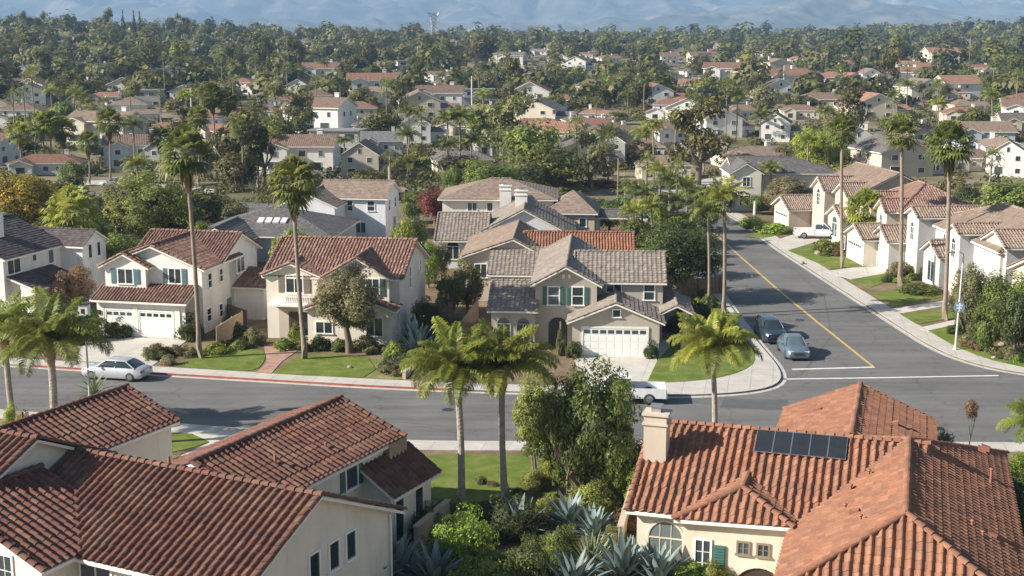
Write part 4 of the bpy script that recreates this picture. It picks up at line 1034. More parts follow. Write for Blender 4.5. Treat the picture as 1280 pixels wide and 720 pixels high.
FC = [fan_crown(i) for i in range(3)]; FCY = [remat(FC[0], 'frond'), remat(FC[1], 'frond')]; FCL = [fan_crown(9+i, 20, 6, R0=1.1) for i in range(3)]
SK = [skirt_mesh(i) for i in range(2)]; PT = [palm_trunk(i) for i in range(3)]; PTH = [palm_trunk(i, .19, 'palm_bark_grey', hi=True) for i in range(3)]; BT = [boots(0), boots(1)]
def palm(loc, h, cr, kind='fan', label=None, group=None, lean=(0, 0), seed=0, tr=1.0, name='palm_tree', skirt=True, i=None):
    """h: height to the crown's heart, cr: crown radius"""
    i = random.randrange(100) if i is None else i
    r = empty(name, loc, 0, label, 'palm tree', group)
    # lean: whole palm tilts, as a leaning trunk does
    r.rotation_euler = (-lean[1], lean[0], random.uniform(-.4, .4) if not any(lean) else 0)
    if kind == 'queen':
        link('trunk', PTH[i % 3], r, (0, 0, 0), 0, (tr, tr, h)); s = cr/2.55
        link('crown', QC[i % 3], r, (0, 0, h), random.uniform(0, 6.28), (s, s, s)); link('crownshaft', BT[i % 2], r, (0, 0, h), 0, (tr*.9, tr*.9, 1))
    elif kind == 'date':
        link('trunk', PTH[i % 3], r, (0, 0, 0), 0, (tr*2, tr*2, h)); s = cr/2.4
        link('crown', QCL[i % 2], r, (0, 0, h), random.uniform(0, 6.28), (s, s, s))
    elif kind == 'queenfar':
        link('trunk', PT[i % 3], r, (0, 0, 0), 0, (tr, tr, h)); s = cr/2.4
        link('crown', (QCL if i % 3 else QCY)[i % 2], r, (0, 0, h), random.uniform(0, 6.28), (s, s, s))
    elif kind == 'fanfar':
        link('trunk', PT[i % 3], r, (0, 0, 0), 0, (tr, tr, h)); s = cr/1.75
        link('crown', FCL[i % 3], r, (0, 0, h), random.uniform(0, 6.28), (s, s, s))
    else:
        link('trunk', PT[i % 3], r, (0, 0, 0), 0, (tr, tr, h)); s = cr/1.7
        link('crown', (FCY if kind == 'fany' else FC)[i % (2 if kind == 'fany' else 3)], r, (0, 0, h), random.uniform(0, 6.28), (s, s, s))
        if skirt: link('dead_skirt', SK[i % 2], r, (0, 0, h-.1*s), random.uniform(0, 6), (s*.8, s*.8, s*.95))
    return r
# ---- agaves and yuccas: thick pointed leaves
def agave_mesh(seed, n=38, L=1.3, w=.13, mat='agave', spread=1.25, curl=.5):
    g = random.Random(seed); V, F, T = [], [], []
    for k in range(n):
        q = k/n; az = k*2.4+g.uniform(-.15, .15); el = 1.5-spread*q; l = L*g.uniform(.8, 1.1); d = Vector((math.cos(az), math.sin(az), 0)); s = Vector((-d.y, d.x, 0)); p = d*.06; e = el; t = min(1, max(0, g.gauss(.5, .2))); rows = []
        for j in range(6):
            u = j/5; ww = w*(math.sin(math.pi*min(1, .25+u*.75))**.8)*(1 if j < 5 else .05)+.004; nrm = s.cross(Vector((d.x*math.cos(e), d.y*math.cos(e), math.sin(e))))
            if nrm.z < 0: nrm = -nrm
            rows.append((p-s*ww+nrm*ww*.35, p, p+s*ww+nrm*ww*.35)); st = Vector((d.x*math.cos(e), d.y*math.cos(e), math.sin(e)))
            p = p+st*l/5; e -= curl*g.uniform(.5, 1.2)/5
        m = len(V)
        for r_ in rows: V += [tuple(x) for x in r_]
        for j in range(5):
            for c in (0, 1): F.append((m+j*3+c, m+j*3+c+1, m+j*3+c+4, m+j*3+c+3)); T.append(min(1, max(0, t+.25*(j/5)-.1+(.1 if c else -.06))))
    return fast_mesh('agave', np.array(V), np.array(F), M[mat], per_face=np.array(T))
AG = [agave_mesh(i) for i in range(3)]; AGW = [agave_mesh(10+i, 46, 1.5, .05, 'agave_green', 1.7, .9) for i in range(2)]; YU = [agave_mesh(20, 230, 1.0, .02, 'agave_green', 2.3, .35)]
def agave(loc, r, me, label, group=None, name='agave', cat='agave', hs=1.0):
    s = r/1.15; return tag(link(name, me, None, loc, random.uniform(0, 6), (s, s, s*hs)), label, cat, group)
# ------------------------------------------------------------------ vegetation placed by hand (near and middle distance)
Z0 = .11
def at(u, v, z=Z0):
    p = P(u, v, z)
    return p if p.y < 184 else hit(u, v)
def ppm(p):  # pixels of the photograph per metre at p
    return FPX/proj(p)[2]
def T(u, v, wpx, hpx, kind, mat, label, **k):
    p = at(u, v); s = ppm(p); return tree(p, wpx/s, hpx/s/.97, kind, mat, label, **k)
def TY(u, Y, vtop, wpx, kind, mat, label, z=Z0, **k):
    "tree whose foot is hidden: standing at distance Y, its top at image row vtop"
    d = ray(u, 400); p = Vector((d.x*Y/d.y, Y, z)); a = ray(u, vtop); top = HC+a.z*Y/a.y; s = ppm(Vector((p.x, Y, top*.6)))
    return tree(p, wpx/s, top-z, kind, mat, label, **k)
def PL(u, v, ucr, vcr, rpx, kind, label, group=None, Y=None, **k):
    if Y is None: p = at(u, v); Y = p.y
    else: d = ray(u, v); p = Vector((d.x*Y/d.y, Y, Z0 if Y < 184 else terrain(d.x*Y/d.y, Y)))
    a = ray(ucr, vcr); top = Vector((a.x*Y/a.y, Y, HC+a.z*Y/a.y)); h = (top-p).length; lean = math.atan2(top.x-p.x, top.z-p.z)
    return palm(p, h, rpx/ppm(top), kind, label, group, lean=(lean, 0), **k)
G1 = 'palms of this street'
# tall palms by the pavement
PL(250,448,232,192,36,'fan','tall fan palm leaning slightly, standing on the lawn before the white two-garage house', tr=1.0, i=0)
PL(381,449,366,228,34,'fan','tall fan palm on the lawn before the house with red striped roof', tr=1.0, i=1)
PL(886,397,885,268,30,'queenfar','shorter slim palm of the pair on the pavement strip beside the taupe house', tr=.75, i=2)
PL(905,392,905,250,36,'queenfar','taller palm of the pair on the pavement strip beside the taupe house', tr=.95, i=3)
PL(1053,335,1053,163,20,'fan','slim tall fan palm beside the driveway with the white pickup', tr=1.0, i=4, skirt=False)
PL(1125,362,1127,168,22,'fan','tall fan palm on the second lawn right of the side street', tr=1.1, i=5, skirt=False)
PL(1181,400,1187,180,30,'fan','tall thick fan palm on the small lawn near the sign pole', tr=1.1, i=6)
PL(1087,319,1084,262,27,'fany','small yellowish fan palm on the lawn before the orange hipped roof', tr=.9, i=7, skirt=False)
# feather palms close to the camera
PL(577,632,571,470,76,'queen','feather palm with drooping yellow-green fronds on the near lawn, beside the rounded yellow-green garden bush', tr=.95, i=0)
PL(631,626,628,466,74,'queen','feather palm with smooth grey trunk on the near lawn, next to the leafy multi-stemmed tree', tr=.9, i=1)
PL(893,563,890,441,62,'queen','single feather palm behind the chimneyed orange roof', tr=.85, i=2, Y=74.6)
PL(65,540,62,434,76,'queen','bushy feather palm in front of the parked silver sedan', tr=1.2, i=3, Y=74)
PL(18,540,6,424,64,'queen','feather palm cut by the left frame edge near the street', tr=1.0, i=4, Y=78)
PL(1300,560,1300,535,46,'queen','feather palm just reaching in at the right frame edge', tr=1.1, i=5, Y=70)
PL(96,329,90,268,36,'fany','round-headed palm behind the house with slate-dark roof', tr=1.2, Y=126, i=1)
# palms of the middle distance
mid = [(803,318,803,246,27,'queenfar',150),(836,300,836,228,24,'queenfar',158),(824,300,824,215,18,'queenfar',166),(513,226,513,212,36,'date',None),(663,214,664,196,26,'date',None),(576,222,575,148,21,'queenfar',None),
 (720,225,720,158,16,'fanfar',None),(817,232,816,160,18,'queenfar',None),(227,232,264,122,0,'',0),(272,229,264,120,17,'fan',None),(285,231,285,127,14,'fan',None),(303,240,302,160,16,'fan',None),(58,214,50,155,17,'fany',None),(66,214,62,152,16,'fany',None),
 (80,212,78,162,17,'fany',None),(138,236,136,152,18,'fan',None),(168,232,166,158,17,'queenfar',None),(233,160,232,122,15,'queenfar',None),(104,215,104,160,0,'',0),(1173,170,1173,132,14,'queenfar',None),(1118,170,1118,122,14,'fanfar',None),
 (965,262,963,214,20,'queenfar',None),(880,214,879,178,20,'queenfar',None),(617,205,616,178,18,'date',None),(452,200,452,172,10,'fanfar',None),(487,290,487,196,10,'fanfar',None),(420,160,420,128,9,'fanfar',None),(357,150,357,118,10,'queenfar',None),
 (40,150,40,90,12,'queenfar',None),(600,165,600,130,10,'queenfar',None),(505,140,505,115,10,'queenfar',None),(1240,190,1240,120,13,'queenfar',None),(1052,120,1052,90,10,'fanfar',None),(745,205,746,188,20,'date',None),(1236,235,1240,200,16,'fanfar',None)]
mid += [(793,330,792,268,22,'queenfar',140),(815,322,814,262,22,'queenfar',146),(846,318,845,255,24,'queenfar',150),(858,300,858,235,20,'queenfar',160),(870,300,868,244,18,'queenfar',166),(782,288,782,240,18,'fanfar',160),(808,285,809,205,16,'fanfar',176),(846,285,847,212,15,'fanfar',178),
 (112,232,110,178,15,'fan',None),(200,232,200,172,15,'fan',None),(248,236,248,146,14,'fan',None),(322,236,322,176,14,'fan',None),(26,214,24,166,15,'fany',None),(340,215,340,170,13,'queenfar',None),(430,222,430,178,13,'queenfar',None),(640,222,640,178,13,'fanfar',None),(690,225,690,172,14,'queenfar',None),(760,232,760,178,14,'fanfar',None)]
where = {0: 'at the bend behind the dense street tree', 1: 'leaning palm group by the bend, middle one', 2: 'behind the bend palms, thinnest of them', 3: 'broad date palm beside the tall white house', 4: 'date palm left of the red flower bed', 5: 'between the far rooftops above the round hedge',
 6: 'beside the lawn near the red flower bed', 7: 'right of the red flower bed, before tan houses', 9: 'leftmost of the tall trio behind the shingle roof', 10: 'middle of the tall trio behind the shingle roof', 11: 'shortest of the tall trio behind the shingle roof', 12: 'yellowish, left one of three above the orange-leaved tree',
 13: 'yellowish, middle one of three above the orange-leaved tree', 14: 'yellowish, right one of three above the orange-leaved tree', 15: 'in front of the blue-grey modern house', 16: 'right side of the blue-grey modern house', 17: 'beyond the modern house among dark crowns'}
for n, (u, v, uc, vc, r, kd, Y) in enumerate(mid):
    if not kd: continue
    nm = {'date': 'broad low date palm', 'fan': 'tall fan palm', 'fany': 'fan palm', 'fanfar': 'slim fan palm', 'queenfar': 'feathery palm'}[kd]
    lab = f'{nm} {where[n]}' if n in where else None
    o = PL(u, v, uc, vc, r, kd, lab or 'X', Y=Y, tr=.9, group='palms among the houses'); o['auto'] = nm if lab is None else ''
# trees of the near lots
T(437,441,104,112,'hi','leaf_olive','round olive-green tree with pale forked trunk in front of the red-roofed house', base=.24, i=0)
T(742,632,124,200,'hi','leaf','big leafy multi-stemmed tree beside the chimney of the orange-roofed house', base=.10, stems=4, i=1)
T(706,618,84,150,'hi','leaf_lime','lighter leafy tree joined to the left side of the big multi-stemmed tree', base=.12, stems=4, i=0)
T(774,622,70,110,'hi','leaf_dark','dark leafy tree filling the gap before the chimney', base=.04, stems=4, i=0)
T(672,592,76,128,'hi','leaf','dark bushy tree between the two near feather palms and the large leafy tree', base=.2, stems=4, i=0)
T(795,640,60,80,'hi','leaf_lime','light green shrubby tree against the left wall of the orange-roofed house', base=.05, stems=4, i=1)
TY(845,118,268,118,'hi','leaf_dark','dense dark street tree at the corner behind the taupe house', base=.18, i=1)
TY(800,129,305,60,'mid','leaf','round tree tucked behind the grey-taupe roof', base=.2)
TY(92,112,328,66,'hi','leaf_brown','brownish olive tree between the slate-roofed and the two-garage house', base=.15, i=0)
TY(30,150,203,116,'hi','leaf_yellow','large tree turning golden yellow at the left frame edge', base=.12, i=1)
TY(75,158,222,70,'mid','leaf_yellow','golden-tinged tree right of the large yellow tree', base=.15)
TY(195,150,212,120,'hi','leaf','massive dark green tree behind the white two-garage house', base=.08, i=0)
TY(228,153,222,76,'mid','leaf_dark','dark crown joined to the massive green tree', base=.1)
TY(130,128,262,60,'mid','leaf_lime','light green tree behind the white two-garage house', base=.1)
TY(158,122,282,74,'mid','leaf','bushy tree behind the left gable of the two-garage house', base=.1)
TY(108,138,240,54,'mid','leaf_dark','dark tree behind the round-headed palm', base=.1)
TY(100,176,192,38,'mid','leaf','small street tree on the far verge before the modern house', base=.3)
TY(370,127,276,64,'mid','leaf_lime','bright green rounded tree above the red striped roof', base=.1)
TY(505,126,262,38,'mid','leaf_lime','slim light green tree right of the tall white house', base=.08)
TY(536,124,292,34,'mid','leaf_lime','low bright lime shrub tree behind the red-roofed house', base=.03)
TY(545,165,228,54,'mid','leaf_red','dark red-leaved tree beside the brown hipped roof', base=.1)
TY(572,160,236,32,'mid','leaf_brown','small bronze-leaved tree beside the brown hipped roof', base=.1)
TY(612,178,192,96,'hi','leaf','broad round green tree behind the brown hipped roof', base=.06, i=1)
TY(570,180,200,50,'mid','leaf','green tree left of the broad round tree', base=.1)
TY(768,172,246,40,'mid','leaf_dark','dark tree beside the wooden pole', base=.1)
TY(585,113,318,52,'mid','leaf_olive','grey-green tree left of the taupe house roofs', base=.05)
TY(560,110,335,44,'mid','leaf_dark','dark shrub tree between the red-roofed and taupe houses', base=.03)
TY(860,130,300,70,'mid','leaf','green tree overhanging the pavement of the side street', base=.15)
TY(815,140,275,60,'mid','leaf','tree below the bend palms', base=.1)
TY(980,172,216,88,'hi','leaf_olive','wide olive-green tree before the pale house at the bend', base=.08, i=0)
TY(940,176,240,40,'mid','leaf','small tree on the bend below the square gable', base=.1)
TY(1015,208,150,72,'hi','leaf_lime','big round bright green tree above the pale house at the bend', base=.12, i=1)
TY(1210,104,322,60,'hi','leaf_olive','tall olive shrub tree left in the thicket beside the sign pole', base=.05, i=0, stems=4)
TY(1255,103,330,96,'hi','leaf','broad shrubby tree in the thicket at the right frame edge', base=.05, i=1, stems=4)
TY(1235,98,366,44,'mid','leaf','low round shrub tree in front of the right-edge thicket', base=.02)
TY(1270,97,352,50,'mid','leaf_dark','dark shrub tree at the frame edge, lower right thicket', base=.02)
TY(1112,150,252,34,'mid','leaf','small tree between the brown and orange roofs', base=.1)
TY(1165,158,232,44,'mid','leaf_dark','dark tree rising behind the orange hipped roof', base=.1)
TY(1250,160,215,90,'mid','leaf','large green tree behind the grey-brown roof', base=.1)
TY(1215,150,245,50,'mid','leaf_olive','olive tree behind the ridge of the grey-brown roof', base=.1)
TY(1222,71.5,494,20,'mid','leaf_brown','thin young tree with brown seed head by the near pavement', base=.62)
TY(1190,70.5,528,26,'mid','leaf_olive','low olive shrub by the near pavement behind the orange roof', base=.05)
TY(1278,66,560,60,'hi','leaf_lime','yellow-green shrub tree at the lower right frame edge', base=.05)
TY(1290,60,590,90,'hi','leaf_dark','dark garden tree beyond the right wall of the orange-roofed house', base=.05)
TY(10,72,500,44,'hi','leaf_lime','yellow-green shrub tree below the left palms', base=.05)
for n_, (u, Y, vt, w_, m_, l_) in enumerate([(790,140,262,50,'leaf','green tree below the bend palms, nearest the terracotta roof'),(820,150,250,46,'leaf_lime','light green tree among the bend palms'),(850,150,258,56,'leaf','wide green tree between the bend palms and the corner tree'),(880,160,250,40,'leaf_dark','dark tree at the inner bend of the side street'),
  (760,160,250,40,'leaf','tree beside the carport'),(742,176,244,40,'leaf_dark','dark tree behind the carport'),(700,176,236,44,'leaf_olive','olive tree behind the tan shed-roofed house'),(655,178,222,44,'leaf','tree beyond the brown hipped roof'),(830,172,236,50,'leaf_dark','dark tree beyond the bend palms'),(862,180,228,44,'leaf','green tree left of the pale house at the bend'),
  (897,178,232,36,'leaf_olive','olive tree against the pale house at the bend'),(520,140,262,44,'leaf_dark','dark tree right of the tall white house'),(520,168,232,40,'leaf','tree behind the red-leaved tree'),(340,150,262,40,'leaf_dark','dark tree on the verge beyond the shingle roof'),(300,158,246,44,'leaf_olive','olive tree on the verge above the shingle roof'),(255,140,268,36,'leaf_lime','light tree between the massive green tree and the shingle roof'),
  (590,126,300,40,'leaf','tree left of the white gable wall'),(552,128,296,30,'leaf_olive','olive tree beside the low lime shrub tree'),(60,128,262,60,'leaf_dark','dark tree behind the slate-dark roof ridge'),(10,140,258,60,'leaf','green tree behind the white chimney'),(1200,170,222,40,'leaf_dark','dark tree above the orange hipped roof'),(1270,180,226,60,'leaf','large tree above the right frame edge roofs'),(1080,176,232,30,'leaf_olive','olive tree behind the brown street roof')]):
    TY(u, Y, vt, w_, 'mid', m_, l_, base=.08)
# shrubs and ground plants
def B(u, v, wpx, hpx, mat, label, kind='bush', group=None, **k):
    p = at(u, v); s = ppm(p); return bush(p, wpx/s, hpx/s, mat, label, group, kind, **k)
B(535,421,60,54,'leaf_dark','big dark rounded bush against the right wall of the red-roofed house','bushhi')
B(190,462,1,1,'leaf','x') if False else None
for (u, v, w_, h_, m_, lab) in [
 (194,446,36,20,'leaf_olive','olive shrub beside the two-garage driveway'),(212,456,22,14,'leaf_olive','small olive shrub by the driveway and pavement'),(238,424,44,38,'leaf_dark','dark shrub against the corner of the garage'),
 (222,444,30,16,'leaf_olive','low shrub left of the leaning fan palm'),(270,441,44,15,'leaf_lime','clipped low hedge right of the leaning fan palm'),(240,446,26,14,'leaf_olive','low clump at the foot of the leaning fan palm'),
 (318,431,32,25,'leaf_olive','round shrub at the end of the brick path'),(290,420,40,22,'leaf_dark','dark ground shrub beside the wooden fence'),(300,436,30,14,'leaf','low shrub above the left lawn'),
 (370,424,22,24,'leaf_lime','clipped ball shrub by the red-roofed house entrance'),(356,437,32,17,'leaf_lime','low yellow-green shrub by the brick path'),(380,438,24,15,'leaf','small shrub left of the slender palm base'),
 (402,437,34,20,'leaf_dark','dark hedge piece under the front window'),(425,438,32,18,'leaf','green hedge piece under the front window'),(455,436,40,18,'leaf_olive','olive hedge piece right of the olive-green tree'),
 (492,448,36,26,'leaf_lime','yellow-green shrub left of the blue agave'),(505,462,34,24,'leaf_dark','dark low succulent bed by the pavement'),(480,462,24,14,'leaf_olive','small dry clump on the lawn edge'),
 (717,447,24,26,'leaf_dark','round dark shrub left of the wide garage door'),(701,444,16,40,'leaf_olive','slim upright shrub by the arched porch'),(813,447,26,26,'leaf_dark','round dark shrub right of the wide garage door'),
 (640,443,44,20,'leaf_dark','dark planting below the arched windows'),(600,436,30,22,'leaf_dark','dark planting left of the arched windows'),(570,440,34,20,'leaf','green planting right of the rounded dark bush'),
 (868,398,50,28,'leaf_dark','dark shrub under the corner street tree'),(842,414,30,22,'leaf_dark','dark shrub beside the porch posts'),(885,384,30,20,'leaf','low shrub at the foot of the pair of palms'),
 (1033,315,40,18,'leaf','hedge on the lawn below the white pickup'),(1070,312,60,18,'leaf_dark','long dark hedge on the lawn of the small palm'),(1100,306,40,20,'leaf','hedge end beside the garage'),
 (1040,288,1,1,'leaf',''),(965,290,60,14,'leaf_lime','bright clipped hedge by the bend'),(940,284,40,14,'leaf','low green hedge at the bend'),(994,286,34,16,'leaf_dark','dark clipped hedge by the far driveway'),
 (1125,346,44,20,'leaf_olive','olive shrub beside the tall palm of the second lawn'),(1160,348,30,20,'leaf','round shrub before the arched gables'),(1150,366,64,14,'leaf','low hedge on the third lawn'),(1108,352,20,10,'leaf_dark','little dark shrub at the lawn corner'),
 (1210,428,30,14,'leaf_olive','low dry shrub by the sign pole'),(1232,436,26,14,'leaf','small green shrub in the stony bed'),(1255,446,40,16,'leaf_olive','dry ground shrub low at the stony bed'),(1270,425,40,24,'leaf','shrub at the right edge above the dry bed'),(1195,418,26,16,'leaf_dark','dark low shrub behind the sign pole'),
 (150,420,50,30,'leaf','hedge left of the two-garage house'),(112,425,40,44,'leaf_lime','yellow-green hedge beside the garage pier'),
 (1186,322,40,18,'leaf','shrub between the garages'),(900,330,20,14,'leaf_dark','shrub on the left verge of the side street'),
 (625,480,1,1,'leaf',''),(225,578,22,9,'leaf_dark','small dark shrub on the near concrete forecourt')]:
    if w_ > 1: B(u, v, w_, h_, m_, lab)
G_ = random.Random(4)
NAMES = [('leaf_olive', 'low olive clump'), ('leaf', 'small green clump'), ('leaf_dark', 'small dark clump'), ('leaf_lime', 'bright little clump'), ('leaf_brown', 'dry brownish clump')]
spots = [((188,452),(212,444),5,'by the two-garage driveway'),((262,436),(300,428),4,'above the left lawn of the two-garage house'),((345,434),(372,430),3,'by the brick path'),((458,446),(486,436),4,'under the right window of the red-roofed house'),((480,470),(525,462),5,'in the dry bed by the pavement'),
 ((575,446),(655,450),7,'before the arched windows'),((512,432),(566,410),6,'in the side yard below the rounded dark bush'),((846,402),(880,372),6,'under the corner street tree'),((1200,432),(1275,452),8,'in the stony bed by the sign pole'),((1215,410),(1278,416),5,'on the slope behind the sign pole'),
 ((1120,352),(1176,344),5,'before the arched gables'),((1028,320),(1106,312),6,'on the lawn hedge line of the small palm'),((925,286),(1000,290),5,'by the hedges at the bend'),((276,412),(300,400),3,'in the fenced side yard'),((60,420),(105,430),4,'left of the two-garage driveway'),((590,600),(690,630),6,'on the far side of the near garden')]
for a_, b_, n_, where_ in spots:
    for k in range(n_):
        t_ = (k+.5)/n_; u = a_[0]+(b_[0]-a_[0])*t_+G_.uniform(-3, 3); v = a_[1]+(b_[1]-a_[1])*t_+G_.uniform(-3, 3); mt_, nm_ = G_.choice(NAMES)
        pos_ = 'left end' if k == 0 else ('right end' if k == n_-1 else ['second', 'third', 'fourth', 'fifth', 'sixth', 'seventh'][k-1]+' from the left')
        B(u, v, G_.uniform(12, 24), G_.uniform(7, 13), mt_, f'{nm_} {where_}, {pos_}', group='low garden clumps')
# garden at the bottom
for (u, v, w_, h_, m_, lab) in [
 (578,704,108,76,'leaf_lime','large yellow-green rounded bush at the centre of the near garden'),(530,668,56,44,'leaf_dark','dark bush beside the wall of the lower skirt roof'),(640,668,110,50,'leaf_dark','dark bush at the feet of the two near palms'),
 (690,648,60,34,'leaf','green bush under the large leafy tree'),(590,660,60,34,'leaf_dark','dark bush behind the yellow-green rounded bush'),(655,735,100,70,'leaf_dark','deep shaded bush between the agaves'),(700,700,70,50,'leaf','green bush behind the yucca'),
 (790,672,60,40,'leaf_brown','dry brown bush near the corner of the orange-roofed house'),(865,735,70,40,'leaf_lime','bright shrub below the arched window'),(895,742,60,44,'leaf','green shrub below the shuttered window'),
 (120,742,70,46,'leaf_lime','yellow shrub tip under the eave of the dark-roofed house'),(165,748,46,40,'leaf_lime','second yellow shrub tip under the eave of the dark-roofed house'),(610,750,110,70,'leaf','low green bush at the bottom centre')]:
    B(u, v, w_, h_, m_, lab, 'bushhi')
for (u, v, w_, h_, m_, lab) in [(520,640,50,22,'leaf_dark','low dark clump at the left corner of the near lawn'),(560,640,46,16,'leaf','low green clump between the palm and the skirt roof'),(605,648,70,26,'leaf_dark','dark ground cover between the two palm trunks'),(668,612,46,30,'leaf','green bush on the right edge of the near lawn'),
 (700,600,60,40,'leaf_lime','light bush under the slim multi-stemmed tree'),(745,640,90,50,'leaf','green bush wrapped round the multi-stemmed trunks'),(770,690,60,34,'leaf_olive','olive bush beside the brown garden wall'),(690,700,44,30,'leaf_lime','yellowish clump left of the round yucca'),(845,715,50,34,'leaf','green clump in front of the arched window'),(745,760,50,30,'leaf_olive','olive clump at the bottom between the agaves')]:
    B(u, v, w_, h_, m_, lab, 'bushhi')
def A(u, v, rpx, me, label, hs=1.0, **k):
    p = at(u, v); return agave(p, rpx/ppm(p), me, label, hs=hs, **k)
for (u, v, r_, i, h, lab) in [(498,728,54,0,1.15,'large blue agave below the gable windows, leftmost of the near clump'),(458,742,48,1,1.2,'blue agave at the frame foot under the gable wall'),(542,738,50,2,1.15,'blue agave right of the largest one under the gable wall'),
 (778,730,52,0,1.15,'large blue agave at the bottom, right of the yucca'),(822,736,48,1,1.15,'blue agave before the arched window'),(716,745,48,2,1.15,'blue agave left below the yucca'),
 (648,672,42,1,1.15,'small grey agave at the foot of the smooth-trunked palm'),(712,662,40,2,1.1,'tall grey-blue agave under the large leafy tree'),(742,672,36,0,1.0,'grey-blue agave behind the yucca'),
 (521,444,30,1,1.5,'spiky blue agave by the pavement right of the red-roofed house'),(545,446,20,2,1.2,'small blue agave beside the spiky one'),(500,462,16,0,1.0,'small agave rosette near the pavement')]:
    A(u, v, r_, AG[i], lab, h, group='blue agaves')
A(738,712,50,YU[0],'round spiky green yucca between the near agaves',1.1, name='yucca', cat='yucca')
A(790,712,34,AGW[0],'narrow-leaved agave in front of the orange-roofed house',1.0)
A(118,494,24,AGW[1],'spiky dark green yucca on the near pavement behind the dark roof',1.2, name='yucca', cat='yucca')
# flowers by the far lawn, stones, fences, low walls
tag(link('flower_bed', mm('hedge', 0, 'flower'), None, hit(735,236), .1, (7.5, 2.2, 1.1)), 'bed of red and pink flowers beside the far lawn', 'flower bed')
flat('lawn', [hit(*p).to_2d() for p in [(655,226),(700,225),(760,233),(735,241),(690,238),(655,232)]], 'lawn', terrain(0, 200)+.35)
def rock(u, v, r, label):
    bm = bmesh.new(); bmesh.ops.create_icosphere(bm, subdivisions=2, radius=1); s = random.random()*50
    for vv in bm.verts: vv.co *= 1+.28*noise.noise(vv.co*1.3+Vector((s, s, s)))
    me = bpy.data.meshes.new('rock'); bm.to_mesh(me); bm.free(); me.materials.append(M['rock']); p = at(u, v); k = r/ppm(p)
    tag(link('rock', me, None, (p.x, p.y, p.z+k*.3), random.random()*6, (k, k*.8, k*.6)), label, 'rock', 'garden stones')
for u, v, r, l in [(1162,346,7,'pinkish boulder before the arched gables'),(1130,352,5,'flat boulder beside the tall palm'),(1220,424,4,'small stone in the dry bed near the sign pole'),(1252,432,5,'stone in the dry bed under the thicket'),(1243,448,4,'stone near the pavement in the dry bed'),(437,460,4,'upright stone on the lawn of the red-roofed house'),
    (204,452,4,'stone beside the olive shrubs by the driveway'),(232,454,3,'pale stone at the lawn edge'),(1022,318,5,'utility stone on the lawn beside the pickup driveway'),(1003,330,4,'grey stone at the lawn corner by the pavement'),(565,690,12,'reddish stone inside the near garden'),(1062,318,3,'small stone on the lawn before the small palm')]: rock(u, v, r, l)
def fence(a, b, h, label, m='fence', name='fence', thick=.06, posts=True, boards=True):
    a, b = Vector(a), Vector(b); L = (b-a).length; an = math.atan2((b-a).y, (b-a).x); r = empty(name, a, an, label, 'fence' if name == 'fence' else 'wall')
    mb = MB(); n = max(1, int(L/.16))
    if boards:
        for k in range(n): mb.box(k*L/n+.006, (k+1)*L/n-.006, -thick/2+(.01 if k % 2 else 0), thick/2, 0, h-.02*(k % 3 == 0))
    else: mb.box(0, L, -thick/2, thick/2, 0, h)
    mb.build('panel', M[m], r)
    if posts:
        for k in range(int(L/2.4)+1):
            p = MB(); p.box(-.06, .06, -.07-thick/2, -thick/2-.005, 0, h+.05); p.build('post', M[m], r, (min(L, k*2.4), 0, 0))
    else:
        p = MB(); p.box(-.05, L+.05, -thick/2-.05, thick/2+.05, h+.002, h+.08); p.build('cap', M[m], r)
fence(at(304,414), at(271,436), 1.7, 'pale wooden fence beside the white two-garage house'); fence(at(272,398), at(310,412), 1.6, 'brown fence closing the side yard of the two-garage house', 'wood')
fence(at(573,430), at(604,432), 1.8, 'dark wooden gate fence left of the arched windows', 'wood'); fence(at(598,398), at(577,428), 1.7, 'pale sloping side fence left of the taupe house')
fence(at(566,402), at(520,404), 1.7, 'back garden fence behind the rounded dark bush', 'wood'); fence(at(845,372), at(905,366), 1.6, 'side garden fence under the corner street tree', 'wood')
fence(at(505,474), at(527,455), .5, 'low garden wall by the pavement beside the spiky agave', 'block_wall', 'low_wall', .25, False, False)
fence(at(100,360), at(70,395), 1.7, 'white side fence of the slate-roofed house', 'block_wall', 'garden_wall', .2, False, False)
fence(at(520,690), at(560,655), 1.2, 'low block wall in the near garden beside the skirt roof', 'block_wall', 'low_wall', .2, False, False)
fence(at(775,700), at(790,645), 1.6, 'brown garden wall left of the orange-roofed house', 'block_wall', 'garden_wall', .2, False, False)
